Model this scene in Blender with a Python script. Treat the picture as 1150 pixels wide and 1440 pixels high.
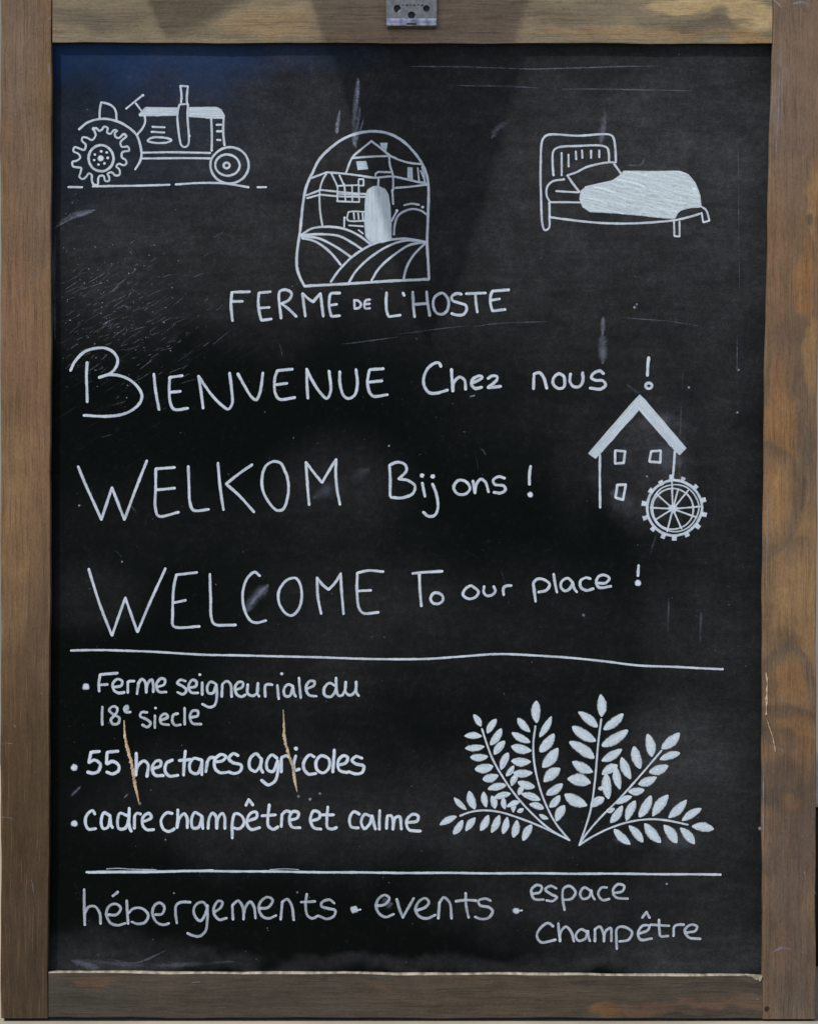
import bpy, bmesh, math, random
from mathutils import Vector, Matrix
random.seed(7)
sc = bpy.context.scene
for o in list(bpy.data.objects): bpy.data.objects.remove(o)

# ------------------------------------------------------------------ scale and camera
S = 0.0006                    # metres of sign per photograph pixel
D = 2.0                       # camera distance to the front of the frame
LEAN = math.radians(7)        # the sign leans back
PANEL = 0.0072                # the writing surface lies this far behind the frame's front
R = Matrix.Rotation(-LEAN, 4, 'X')
BASE = Vector((0, 0, 0.0017))
def loc(px, py, y=0.0):       # measured on the photograph -> the sign's own coordinates (m)
    k = (D + y) / D
    return Vector(((px - 575) * S * k, y, (1434 - 720) * S + (720 - py) * S * k))
cam = bpy.data.cameras.new('camera'); co = bpy.data.objects.new('camera', cam); sc.collection.objects.link(co)
cam.sensor_fit = 'VERTICAL'; cam.sensor_height = 24.0; cam.lens = 24.0 * D / (1440 * S)
cam.clip_start = 0.05; cam.clip_end = 500
co.matrix_world = Matrix.Translation(BASE) @ R @ Matrix.Translation((0, -D, 714 * S)) @ Matrix.Rotation(math.radians(90), 4, 'X')
sc.camera = co
sc.render.resolution_x = 817; sc.render.resolution_y = 1024

# ------------------------------------------------------------------ daylight
EL = math.radians(50); AZ = math.atan2(-1.3, -1.0)       # sun up to the left, in front of the sign
w = bpy.data.worlds.new('World'); sc.world = w; w.use_nodes = True
nt = w.node_tree; sky = nt.nodes.new('ShaderNodeTexSky'); sky.sky_type = 'NISHITA'; sky.sun_disc = False
sky.sun_elevation = EL; sky.sun_rotation = AZ % (2 * math.pi); sky.dust_density = 2.5; sky.air_density = 1.0; sky.ozone_density = 1.0
bgn = nt.nodes['Background']; nt.links.new(sky.outputs[0], bgn.inputs[0]); bgn.inputs[1].default_value = 0.08
sl = bpy.data.lights.new('sun', 'SUN'); so = bpy.data.objects.new('sun', sl); sc.collection.objects.link(so)
sl.energy = 1.8; sl.angle = math.radians(0.6); sl.color = (1.0, 0.95, 0.87)
sd = Vector((math.sin(AZ) * math.cos(EL), math.cos(AZ) * math.cos(EL), math.sin(EL)))   # towards the sun
so.rotation_euler = sd.to_track_quat('Z', 'Y').to_euler(); so.location = sd * 8
sc.view_settings.view_transform = 'Standard'; sc.view_settings.look = 'None'
sc.view_settings.exposure = 0.5; sc.view_settings.gamma = 1.0
sc.render.engine = 'CYCLES'; sc.cycles.transparent_max_bounces = 24

# ------------------------------------------------------------------ node helper
class NT:
    def __init__(s, name):
        s.m = bpy.data.materials.new(name); s.m.use_nodes = True; s.t = s.m.node_tree
        s.b = s.t.nodes['Principled BSDF']; s.out = s.t.nodes['Material Output']
    def n(s, typ, **kw):
        nd = s.t.nodes.new(typ)
        for k, v in kw.items(): setattr(nd, k, v)
        return nd
    def set(s, sock, v):
        if isinstance(v, bpy.types.NodeSocket): s.t.links.new(v, sock)
        else:
            if hasattr(sock.default_value, '__len__') and not hasattr(v, '__len__'): v = (v,) * len(sock.default_value)
            if hasattr(v, '__len__') and len(sock.default_value) == 4 and len(v) == 3: v = (*v, 1)
            sock.default_value = v
    def math(s, op, a, b=0.0, c=0.0, clamp=False):
        nd = s.n('ShaderNodeMath', operation=op, use_clamp=clamp)
        s.set(nd.inputs[0], a); s.set(nd.inputs[1], b); s.set(nd.inputs[2], c); return nd.outputs[0]
    def vec(s, op, a, b=(0, 0, 0)):
        nd = s.n('ShaderNodeVectorMath', operation=op); s.set(nd.inputs[0], a); s.set(nd.inputs[1], b)
        return nd.outputs['Value'] if op in ('LENGTH', 'DISTANCE') else nd.outputs[0]
    def noise(s, v, scale, detail=4, rough=0.55, dist=0.0, color=False):
        nd = s.n('ShaderNodeTexNoise'); s.set(nd.inputs['Vector'], v); nd.inputs['Scale'].default_value = scale
        nd.inputs['Detail'].default_value = detail; nd.inputs['Roughness'].default_value = rough; nd.inputs['Distortion'].default_value = dist
        return nd.outputs['Color' if color else 0]
    def ramp(s, f, a, b, lo=0.0, hi=1.0, smooth=True):
        nd = s.n('ShaderNodeMapRange', interpolation_type='SMOOTHSTEP' if smooth else 'LINEAR')
        s.set(nd.inputs[0], f); s.set(nd.inputs[1], a); s.set(nd.inputs[2], b); s.set(nd.inputs[3], lo); s.set(nd.inputs[4], hi)
        return nd.outputs[0]
    def mix(s, f, a, b, typ='MIX'):
        nd = s.n('ShaderNodeMix', data_type='RGBA', blend_type=typ); s.set(nd.inputs[0], f); s.set(nd.inputs[6], a); s.set(nd.inputs[7], b)
        return nd.outputs[2]
    def px(s):      # surface coordinates of the sign in hundreds of photograph pixels: (x, 0, y down)
        c = s.n('ShaderNodeTexCoord').outputs['Object']
        k = 1 / (100 * S)
        v = s.vec('MULTIPLY', c, (k, 0.2 * k, -k))
        return s.vec('ADD', v, (5.75, 0, 14.34))
    def blob(s, v, cx, cy, rx, ry, soft=0.6):
        d = s.vec('SUBTRACT', v, (cx / 100, 0, cy / 100)); d = s.vec('MULTIPLY', d, (100 / rx, 0, 100 / ry))
        return s.ramp(s.vec('LENGTH', d), 1.0 + soft / 2, 1.0 - soft / 2)
    def bump(s, h, strength, dist=0.001):
        nd = s.n('ShaderNodeBump'); s.set(nd.inputs['Height'], h); nd.inputs['Strength'].default_value = strength; nd.inputs['Distance'].default_value = dist
        s.t.links.new(nd.outputs[0], s.b.inputs['Normal'])

def lin(c):
    return tuple(((v / 255) / 12.92 if v <= 10 else (((v / 255) + 0.055) / 1.055) ** 2.4) for v in c)

# wood boards: stain, grain, knots and wear, plus a shade tint on the top rail
def wood(name, base, horizontal, blobs, seed, grain=0.5, gain=1.0):
    N = NT(name); v = N.px(); v0 = v
    if horizontal: gs = (0.22, 3, 3.2)
    else: gs = (3.2, 3, 0.22)
    off = (seed * 3.1, seed * 1.7, seed * 2.3)
    wob = N.noise(N.vec('ADD', N.vec('MULTIPLY', v, (1.3, 1, 1.3)), off), 1.0, 3, color=True)
    dv = N.vec('MULTIPLY', N.vec('SUBTRACT', wob, (0.5, 0.5, 0.5)), (0.55, 0.0, 0.55))
    vb = N.vec('ADD', v, dv)
    col = tuple(x * gain for x in base)
    for bl in blobs:
        cx, cy, rx, ry, c, amt, soft = bl[:7]
        if len(bl) > 7:      # a band of stain that ends in a sharp tide line
            d = N.vec('SUBTRACT', vb, (cx / 100, 0, cy / 100)); d = N.vec('LENGTH', N.vec('MULTIPLY', d, (100 / rx, 0, 100 / ry)))
            m = N.math('MULTIPLY', N.math('MULTIPLY', N.ramp(d, soft, 1.0), N.ramp(d, 1.10, 1.0)), amt)
        else: m = N.math('MULTIPLY', N.blob(vb, cx, cy, rx, ry, soft), amt)
        col = N.mix(m, col, tuple(x * gain for x in c))
    gv = N.vec('ADD', N.vec('MULTIPLY', N.vec('ADD', v, N.vec('MULTIPLY', dv, (0.35, 0, 0.35))), gs), off)
    g1 = N.noise(gv, 3.5, 5, 0.62, 0.3)
    g2 = N.noise(gv, 12.0, 4, 0.6)
    mott = N.noise(N.vec('ADD', v, off), 2.2, 5, 0.6)
    tone = N.math('ADD', N.math('MULTIPLY', N.math('SUBTRACT', g1, 0.5), grain * 1.7), N.math('MULTIPLY', N.math('SUBTRACT', g2, 0.5), grain * 0.9))
    tone = N.math('ADD', tone, N.math('MULTIPLY', N.math('SUBTRACT', mott, 0.5), 0.75))
    spk = N.noise(N.vec('MULTIPLY', N.vec('ADD', v, off), (1.6, 1, 1.0) if not horizontal else (1.0, 1, 1.6)), 24.0, 3, 0.7)
    tone = N.math('ADD', tone, N.math('MULTIPLY', N.math('SUBTRACT', spk, 0.5), 0.8))
    tone = N.math('ADD', tone, 1.0)
    cc = N.n('ShaderNodeCombineColor'); 
    for k in range(3): N.set(cc.inputs[k], tone)
    col = N.mix(1.0, col, cc.outputs[0], 'MULTIPLY')
    if horizontal: fs = (0.10, 3, 5.5)
    else: fs = (5.5, 3, 0.10)
    fib = N.noise(N.vec('ADD', N.vec('MULTIPLY', N.vec('ADD', v, N.vec('MULTIPLY', dv, (0.12, 0, 0.12))), fs), off), 11.0, 3, 0.7)
    col = N.mix(N.math('MULTIPLY', N.ramp(fib, .55, .66), .50), col, tuple(x * .30 * gain for x in base))
    col = N.mix(N.math('MULTIPLY', N.ramp(fib, .42, .30), .30), col, tuple(min(1, x * 1.9 * gain) for x in base))
    # dark pores, pale rubbed spots
    pore = N.ramp(N.noise(gv, 26, 2, 0.5), 0.62, 0.74)
    col = N.mix(N.math('MULTIPLY', pore, 0.35), col, (0.022, 0.016, 0.012))
    rub = N.ramp(N.noise(N.vec('ADD', v, (seed, 5, 9)), 9.0, 4, 0.7), 0.68, 0.78)
    col = N.mix(N.math('MULTIPLY', rub, 0.16), col, (0.34, 0.30, 0.26))
    N.set(N.b.inputs['Base Color'], col)
    N.set(N.b.inputs['Roughness'], N.ramp(mott, 0.3, 0.7, 0.6, 0.8)); N.b.inputs['Specular IOR Level'].default_value = 0.16
    N.bump(N.math('ADD', N.math('MULTIPLY', g2, 0.7), N.math('MULTIPLY', fib, 0.9)), 0.5, 0.0005)
    return N.m
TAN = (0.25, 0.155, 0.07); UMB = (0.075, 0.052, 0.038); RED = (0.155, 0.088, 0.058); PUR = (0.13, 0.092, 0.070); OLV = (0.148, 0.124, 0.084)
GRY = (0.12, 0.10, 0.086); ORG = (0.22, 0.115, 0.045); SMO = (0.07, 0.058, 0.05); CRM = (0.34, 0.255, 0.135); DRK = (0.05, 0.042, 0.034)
M = {}
M['wood_left'] = wood('stained_wood_left', (0.150, 0.094, 0.052), False, [
    (30, 60, 30, 160, GRY, .5, 1.2), (55, 300, 40, 90, PUR, .5, 1), (20, 420, 30, 120, RED, .5, 1), (45, 640, 30, 120, RED, .3, 1.2),
    (20, 760, 22, 160, TAN, .22, 1.2), (60, 900, 25, 160, UMB, .5, 1.2), (15, 1120, 30, 150, (0.095, 0.056, 0.028), .7, 1.2), (50, 1180, 26, 150, UMB, .5, 1.2),
    (30, 1390, 70, 120, DRK, .8, 1.2), (40, 1285, 40, 40, GRY, .25, 1), (35, 1250, 80, 330, (0.043, 0.028, 0.015), .78, 1.3)], 1, 0.5, 1.22)
M['wood_top'] = wood('stained_wood_top', OLV, True, [
    (140, 20, 60, 16, SMO, .55, 1.1), (110, 25, 35, 14, SMO, .3, 1), (380, 30, 60, 22, TAN, .35, 1), (600, 30, 120, 40, RED, .25, 1.2),
    (780, 25, 50, 14, SMO, .3, 1), (860, 12, 60, 12, GRY, .35, 1), (980, 8, 70, 13, CRM, .75, .5), (1060, 22, 34, 26, CRM, .7, .5), (1000, 38, 60, 9, SMO, .55, .7), (1060, 56, 40, 10, TAN, .6, .7),
    (890, 48, 120, 8, TAN, .4, 1), (500, 50, 90, 7, TAN, .3, 1), (590, 25, 140, 60, (0.15, 0.115, 0.095), .5, .8)], 2, 0.5, 1.40)  # last patch puts the purplish tone of the shaded stretch into the colour
M['wood_right'] = wood('stained_wood_right', (0.132, 0.086, 0.052), False, [
    (1115, 90, 50, 180, PUR, .85, 1.0), (1092, 130, 8, 60, (0.18, 0.15, 0.13), .4, 1), (1145, 290, 9, 60, TAN, .6, .8), (1142, 315, 7, 12, DRK, .7, .7), (1130, 400, 13, 55, ORG, .6, .7), (1094, 420, 10, 160, RED, .5, 1),
    (1115, 470, 30, 30, SMO, .4, .8), (1142, 500, 15, 50, TAN, .6, .5), (1128, 560, 7, 70, SMO, .5, .8), (1100, 640, 20, 110, ORG, .5, .8), (1138, 660, 10, 60, SMO, .6, .8),
    (1110, 720, 40, 60, TAN, .35, 1), (1070, 700, 62, 80, SMO, .55, .45, 'band'), (1120, 775, 22, 22, SMO, .55, .9), (1130, 850, 40, 80, TAN, .45, 1), (1095, 845, 15, 60, TAN, .35, 1),
    (1104, 905, 18, 14, DRK, .40, 1.0), (1106, 975, 46, 66, SMO, .55, .55, 'band'), (1110, 960, 24, 26, ORG, .45, 1), (1090, 1060, 70, 72, DRK, .55, .72, 'band'), (1116, 1020, 30, 16, ORG, .4, 1), (1080, 1120, 74, 106, DRK, .55, .78, 'band'), (1130, 1062, 14, 44, ORG, .4, 1), (1095, 1085, 30, 22, (0.075, 0.056, 0.048), .6, 1),
    (1112, 1100, 50, 50, UMB, .55, 1.0), (1094, 1124, 26, 20, DRK, .6, 1), (1114, 1130, 14, 10, ORG, .35, 1), (1134, 1150, 18, 70, DRK, .5, 1), (1108, 1210, 40, 70, (0.088, 0.064, 0.052), .85, 1), (1110, 1330, 40, 90, (0.080, 0.060, 0.046), .9, 1),
    (1095, 1330, 10, 30, RED, .3, 1), (1120, 1430, 40, 50, (0.085, 0.07, 0.058), .7, 1), (1083, 1423, 4, 5, (0.02, 0.006, 0.004), .9, .5)], 3, 0.46, 1.28)
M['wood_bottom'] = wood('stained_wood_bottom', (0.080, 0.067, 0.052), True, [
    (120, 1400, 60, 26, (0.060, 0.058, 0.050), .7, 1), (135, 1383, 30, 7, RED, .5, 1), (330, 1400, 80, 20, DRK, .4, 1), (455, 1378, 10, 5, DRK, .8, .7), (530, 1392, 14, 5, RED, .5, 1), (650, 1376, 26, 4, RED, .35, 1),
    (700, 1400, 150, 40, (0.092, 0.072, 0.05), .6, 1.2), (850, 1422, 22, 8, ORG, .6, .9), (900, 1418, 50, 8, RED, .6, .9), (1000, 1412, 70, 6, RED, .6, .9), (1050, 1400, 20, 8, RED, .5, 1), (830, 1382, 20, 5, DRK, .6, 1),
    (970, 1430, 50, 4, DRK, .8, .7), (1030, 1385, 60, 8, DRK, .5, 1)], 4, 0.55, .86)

def plain(name, col, rough=0.6, spec=0.4, metal=0.0, var=0.3, scale=8, bump=0.1):
    N = NT(name); v = N.px(); a = N.noise(v, scale, 5, 0.6)
    c1 = tuple(x * (1 - var) for x in col); c2 = tuple(min(1, x * (1 + var)) for x in col)
    N.set(N.b.inputs['Base Color'], N.mix(N.ramp(a, .3, .7), c1, c2)); N.b.inputs['Roughness'].default_value = rough
    N.b.inputs['Specular IOR Level'].default_value = spec; N.b.inputs['Metallic'].default_value = metal
    if bump: N.bump(a, bump, 0.0006)
    return N.m
M['raw_edge'] = plain('bare_worn_edge', (0.38, 0.34, 0.27), 0.8, 0.2, 0, 0.5, 9)
M['zinc'] = plain('zinc_steel', (0.30, 0.295, 0.285), 0.42, 0.5, 0.75, 0.22, 14, 0.15)
M['zinc_skylit'] = plain('zinc_steel_skylit', (0.46, 0.50, 0.58), 0.35, 0.5, 0.7, 0.5, 9, 0.1)  # lighter bluish copy of the zinc, sky light put into its colour
M['screw'] = plain('dark_steel_and_shade', (0.05, 0.05, 0.052), 0.45, 0.5, 0.8, 0.4, 30)  # screws and marks; also paints the shade below the lip
M['strip_black'] = plain('contact_shade_black', (0.012, 0.012, 0.013), 0.8, 0.2)
M['gouge'] = plain('bare_hardboard_scratch', (0.50, 0.37, 0.26), 0.9, 0.1, 0, 0.35, 14, 0.3)
M['chip'] = plain('pale_chipped_wood', (0.46, 0.38, 0.27), 0.9, 0.1, 0, 0.3, 14, 0.3)
M['cloth'] = plain('shade_pennant_cloth', (0.35, 0.06, 0.05), 0.9, 0.1, 0, 0.1, 2)
M['added_cord'] = plain('added_cord', (0.4, 0.38, 0.33), 0.9, 0.1)
M['render_wall'] = plain('pale_grey_wall', (0.30, 0.31, 0.31), 0.9, 0.2, 0, 0.12, 0.6)
M['ground'] = plain('beige_paving', (0.42, 0.38, 0.30), 0.9, 0.2, 0, 0.2, 0.4)
M['black'] = plain('black_and_rail_shade', (0.010, 0.011, 0.012), 0.5, 0.3)  # also paints shade onto the top rail's underside
M['white'] = plain('pale_top_white', (0.6, 0.6, 0.58), 0.8, 0.3)

# the blackboard: matt black paint with wiped chalk haze, broad paler areas and a painted sky reflection
def board_mat():
    N = NT('blackboard_paint'); v = N.px()
    wob = N.noise(v, 0.9, 4, color=True); dv = N.vec('MULTIPLY', N.vec('SUBTRACT', wob, (.5, .5, .5)), (1.3, 0, 1.3)); vb = N.vec('ADD', v, dv)
    dust_and_pale = 0.0
    blobs = [ # cx cy rx ry amount soft : chalk smudges and broad paler areas
        (575, 230, 620, 210, .27, 1.2), (900, 330, 260, 300, .28, 1.3), (360, 190, 200, 120, .20, 1.4), (990, 160, 120, 120, .18, 1.3), (1010, 1000, 90, 520, .22, 1.4),
        (860, 1130, 220, 110, .16, 1.4), (950, 1060, 70, 60, .28, 1.5), (430, 1120, 260, 70, .20, 1.4), (520, 1180, 240, 50, .14, 1.4), (150, 330, 80, 50, .18, 1.5), (150, 430, 110, 60, .17, 1.5),
        (330, 380, 200, 80, .16, 1.5), (480, 680, 80, 60, .20, 1.4), (700, 900, 300, 90, .14, 1.5), (130, 840, 70, 40, .18, 1.4), (500, 850, 130, 80, .14, 1.5), (420, 980, 110, 60, .12, 1.5), (120, 1350, 110, 34, .34, 1.3), (550, 1366, 560, 14, .26, 1.5), (950, 1345, 140, 30, .22, 1.4),
        (715, 1270, 120, 40, .16, 1.4), (880, 1300, 150, 60, .15, 1.5), (905, 660, 66, 78, .26, .6), (810, 660, 30, 80, .07, 1.2), (300, 740, 260, 60, .08, 1.5)]
    for (cx, cy, rx, ry, a, s) in blobs:
        vv = vb if rx > 80 else v
        dust_and_pale = N.math('ADD', dust_and_pale, N.math('MULTIPLY', N.blob(vv, cx, cy, rx, ry, s), a))
    cloud = N.noise(v, 1.6, 6, 0.62); mott = N.noise(v, 9.0, 5, 0.65); fine = N.noise(v, 42.0, 3, 0.6)
    wipe = N.noise(N.vec('MULTIPLY', v, (0.7, 1, 4.0)), 1.6, 6, 0.65, 0.6)
    dust_and_pale = N.math('MULTIPLY', dust_and_pale, N.ramp(cloud, .2, .8, .55, 1.45, False))
    dust_and_pale = N.math('MULTIPLY', dust_and_pale, N.ramp(wipe, .25, .75, .7, 1.3, False))
    dust_and_pale = N.math('MULTIPLY', dust_and_pale, N.ramp(mott, .25, .75, .8, 1.2, False))
    dust_and_pale = N.math('ADD', dust_and_pale, N.math('MULTIPLY', N.ramp(mott, .56, .8), .07))
    mid = N.noise(v, 17.0, 4, 0.7)
    dust_and_pale = N.math('MULTIPLY', dust_and_pale, N.ramp(fine, .25, .75, .55, 1.5, False)); dust_and_pale = N.math('MULTIPLY', dust_and_pale, N.ramp(mid, .3, .7, .75, 1.25, False))
    dust_and_pale = N.math('ADD', dust_and_pale, N.math('MULTIPLY', N.math('MULTIPLY', N.ramp(mid, .55, .75), N.ramp(cloud, .35, .6)), .13))
    # diagonal scuffs at the left
    rot = N.n('ShaderNodeMapping'); N.set(rot.inputs['Vector'], v); rot.inputs['Rotation'].default_value = (0, math.radians(-32), 0); rot.inputs['Scale'].default_value = (1, 1, 1)
    sv = N.vec('MULTIPLY', rot.outputs[0], (0.55, 1, 9.0)); scuff = N.ramp(N.noise(sv, 2.6, 6, 0.7), .56, .74)
    msk = N.math('ADD', N.blob(vb, 190, 420, 190, 90, 1.3), N.math('MULTIPLY', N.blob(vb, 150, 530, 130, 110, 1.2), .8))
    dust_and_pale = N.math('ADD', dust_and_pale, N.math('MULTIPLY', N.math('MULTIPLY', scuff, msk), .42))
    # vertical faint wipe marks at the right and specks of chalk
    vs = N.ramp(N.noise(N.vec('MULTIPLY', v, (9, 1, 0.5)), 1.3, 5, .7), .60, .74)
    dust_and_pale = N.math('ADD', dust_and_pale, N.math('MULTIPLY', N.math('MULTIPLY', vs, N.blob(vb, 960, 900, 220, 500, 1.2)), .12))
    speck = N.ramp(N.noise(v, 26.0, 1, .5), .74, .82)
    dust_and_pale = N.math('ADD', dust_and_pale, N.math('MULTIPLY', speck, .25))
    dust_and_pale = N.math('MULTIPLY', dust_and_pale, .66)
    col = N.mix(dust_and_pale, (0.0020, 0.0036, 0.0033), (0.076, 0.080, 0.090))
    blue = N.math('MULTIPLY', N.math('ADD', N.blob(vb, 170, 62, 270, 50, 1.2), N.math('MULTIPLY', N.blob(vb, 130, 140, 230, 130, 1.5), .25)), .062)        # blue sky reflection painted into the upper left corner
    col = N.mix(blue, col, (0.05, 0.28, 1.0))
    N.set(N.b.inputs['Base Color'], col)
    N.set(N.b.inputs['Roughness'], N.ramp(mott, .3, .7, .36, .50)); N.b.inputs['Specular IOR Level'].default_value = 0.04
    N.bump(fine, 0.12, 0.0003)
    return N.m
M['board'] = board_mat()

def chalk_mat(name, col, soft, lo, hi, streak=False):
    N = NT(name); v = N.px()
    ink = N.n('ShaderNodeAttribute', attribute_name='ink').outputs['Fac']; edge = N.n('ShaderNodeAttribute', attribute_name='edge').outputs['Fac']
    n1 = N.noise(v, 26.0, 3, .6); n2 = N.noise(v, 7.0, 4, .6)
    e = N.math('ADD', edge, N.math('MULTIPLY', N.math('SUBTRACT', n1, .5), .55))
    a = N.ramp(e, 1.02, soft)
    if streak:
        rot = N.n('ShaderNodeMapping'); N.set(rot.inputs['Vector'], v); rot.inputs['Rotation'].default_value = (0, math.radians(18), 0)
        s = N.noise(N.vec('MULTIPLY', N.vec('ADD', rot.outputs[0], N.vec('MULTIPLY', N.noise(v, 2.5, 2, color=True), (.5, 0, .5))), (3.0, 1, 16.0)), 1.5, 4, .6)
        n2 = N.math('ADD', N.math('MULTIPLY', s, .75), N.math('MULTIPLY', n1, .25))
    n3 = N.noise(v, 60.0, 2, .6)
    n2 = N.math('ADD', N.math('MULTIPLY', n2, .6), N.math('MULTIPLY', n3, .4))
    body = N.math('MULTIPLY', ink, N.ramp(n2, .34, .60, lo, hi))
    body = N.math('MULTIPLY', body, N.ramp(N.noise(v, 38.0, 2, .7), .66, .74, 1.0, .72))
    a = N.math('MULTIPLY', a, body, clamp=True)
    N.set(N.b.inputs['Alpha'], a); N.set(N.b.inputs['Base Color'], col); N.b.inputs['Roughness'].default_value = .85; N.b.inputs['Specular IOR Level'].default_value = .15
    return N.m
INK = (0.62, 0.715, 0.85)
M['chalk'] = chalk_mat('white_chalk_ink', INK, .55, .84, 1.08)
M['chalk_fill'] = chalk_mat('white_chalk_ink_filled', (0.66, 0.78, 0.90), .55, .88, 1.04)
M['chalk_duvet'] = chalk_mat('white_chalk_ink_streaky', (0.70, 0.83, 0.92), .6, .72, 1.10, True)
M['smudge'] = chalk_mat('rubbed_chalk', (0.36, 0.42, 0.56), .0, .2, 1.1)

# ------------------------------------------------------------------ objects
def link(name, me, mat, parent=None, smooth=False):
    o = bpy.data.objects.new(name, me); sc.collection.objects.link(o)
    for m_ in (mat if isinstance(mat, (list, tuple)) else [mat]): me.materials.append(m_)
    if parent: o.parent = parent
    if smooth:
        for p in me.polygons: p.use_smooth = True
    return o
def empty(name, parent=None, at=(0, 0, 0)):
    o = bpy.data.objects.new(name, None); sc.collection.objects.link(o); o.location = at; o.empty_display_size = .05
    if parent: o.parent = parent
    return o
sign = empty('chalkboard_sign', at=BASE); sign.rotation_euler = (-LEAN, 0, 0)
sign['label'] = 'framed chalkboard sign with white hand drawn farm greetings and pictures'; sign['category'] = 'chalkboard'

def interp(pts, t):     # pts: (t, value) sorted
    for (a, va), (b, vb) in zip(pts, pts[1:]):
        if t <= b: return va + (vb - va) * (t - a) / (b - a)
    return pts[-1][1]
def timber(name, mats, t0, t1, lo, hi, horizontal, n=70, y0=0.0, y1=0.024, ch=1.3, seed=0, edge_mat=None):
    """a sawn board between two slightly uneven edges; lo/hi: edge position along t"""
    rnd = random.Random(seed); bm = bmesh.new(); rings = []
    ph = [rnd.uniform(0, 6.28) for _ in range(8)]
    for i in range(n + 1):
        t = t0 + (t1 - t0) * i / n
        wl = .5 * math.sin(t / 47 + ph[0]) + .3 * math.sin(t / 17 + ph[1]) + rnd.uniform(-.18, .18)
        wh = .5 * math.sin(t / 53 + ph[2]) + .3 * math.sin(t / 19 + ph[3]) + rnd.uniform(-.18, .18)
        a = interp(lo, t) + wl; b = interp(hi, t) + wh
        c = ch * (1 + .35 * math.sin(t / 29 + ph[4])); c2 = ch * (1 + .35 * math.sin(t / 31 + ph[5]))
        sec = [(a, y1), (a, y0 + c * S), (a + c * .3, y0 + c * S * .3), (a + c, y0), ((a + b) / 2, y0 - .0001), (b - c2, y0), (b - c2 * .3, y0 + c2 * S * .3), (b, y0 + c2 * S), (b, y1)]
        ring = []
        for (q, y) in sec:
            p = (t, q) if horizontal else (q, t)
            x = (p[0] - 575) * S; z = (1434 - p[1]) * S
            ring.append(bm.verts.new((x, y, z)))
        rings.append(ring)
    m = len(rings[0])
    for r0, r1 in zip(rings, rings[1:]):
        for k in range(m):
            f = bm.faces.new((r0[k], r0[(k + 1) % m], r1[(k + 1) % m], r1[k]))
            if edge_mat is not None and k in edge_mat: f.material_index = 1
    bm.faces.new(rings[0]); bm.faces.new(list(reversed(rings[-1])))
    bmesh.ops.recalc_face_normals(bm, faces=bm.faces)
    me = bpy.data.meshes.new(name); bm.to_mesh(me); bm.free()
    return link(name, me, mats, sign)
LI = [(-200, 73.5), (0, 73), (400, 72.3), (800, 71), (1200, 69), (1440, 67.5)]
RI = [(-200, 1089), (0, 1087), (100, 1085), (250, 1081), (500, 1076), (720, 1073), (1000, 1071.5), (1440, 1072)]
timber('frame_stile', M['wood_left'], -60, 1432, [(-200, 1.0), (1440, 1.8)], LI, False, seed=1)
timber('frame_stile', M['wood_right'], -60, 1433, RI, [(-200, 1156), (0, 1153), (700, 1147.5), (1440, 1146)], False, seed=2)
timber('frame_rail', [M['wood_top'], M['black']], 74.2, 1085.6, [(0, -55), (1200, -55)], [(0, 60), (1100, 61.5)], True, seed=3, y0=.0004, edge_mat=(6, 7))  # underside faces blackened, putting the rail's shade into their colour
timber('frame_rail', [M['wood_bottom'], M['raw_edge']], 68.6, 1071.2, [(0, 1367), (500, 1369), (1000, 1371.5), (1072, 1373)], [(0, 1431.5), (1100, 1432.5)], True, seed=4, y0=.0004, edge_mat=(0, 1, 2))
timber('base_shade_strip', M['strip_black'], 6, 1142, [(0, 1432.2), (1200, 1433.2)], [(0, 1436.6), (1200, 1436.6)], True, n=4, y0=.0016, y1=.022, ch=.5, seed=5)  # black base strip, painted in for the contact shadow under the frame

# writing surface
def quad_slab(name, x0, y0, x1, y1, ya, yb, mat, parent):
    bm = bmesh.new(); P = []
    for y in (ya, yb):
        for (px, py) in ((x0, y0), (x1, y0), (x1, y1), (x0, y1)):
            P.append(bm.verts.new(((px - 575) * S, y, (1434 - py) * S)))
    for f in ((0, 1, 2, 3), (7, 6, 5, 4), (0, 4, 5, 1), (1, 5, 6, 2), (2, 6, 7, 3), (3, 7, 4, 0)): bm.faces.new([P[i] for i in f])
    bmesh.ops.recalc_face_normals(bm, faces=bm.faces)
    me = bpy.data.meshes.new(name); bm.to_mesh(me); bm.free(); return link(name, me, mat, parent)
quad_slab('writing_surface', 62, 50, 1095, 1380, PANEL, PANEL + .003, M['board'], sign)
# rear prop of the sign (the second half of the A-frame)
def bar(bm, a, b, wx, wy):
    a = Vector(a); b = Vector(b); vs = []
    for p in (a, b):
        for sx, sy in ((-1, -1), (1, -1), (1, 1), (-1, 1)): vs.append(bm.verts.new(p + Vector((sx * wx, sy * wy, 0))))
    for f in ((3, 2, 1, 0), (4, 5, 6, 7), (0, 1, 5, 4), (1, 2, 6, 5), (2, 3, 7, 6), (3, 0, 4, 7)): bm.faces.new([vs[i] for i in f])
for sx in (-1, 1):
    bm = bmesh.new(); bar(bm, (sx * .30, .035, .88), (sx * .30, .33, .0455), .02, .01)
    me = bpy.data.meshes.new('rear_leg'); bm.to_mesh(me); bm.free(); link('rear_leg', me, M['wood_bottom'], sign)

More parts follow.
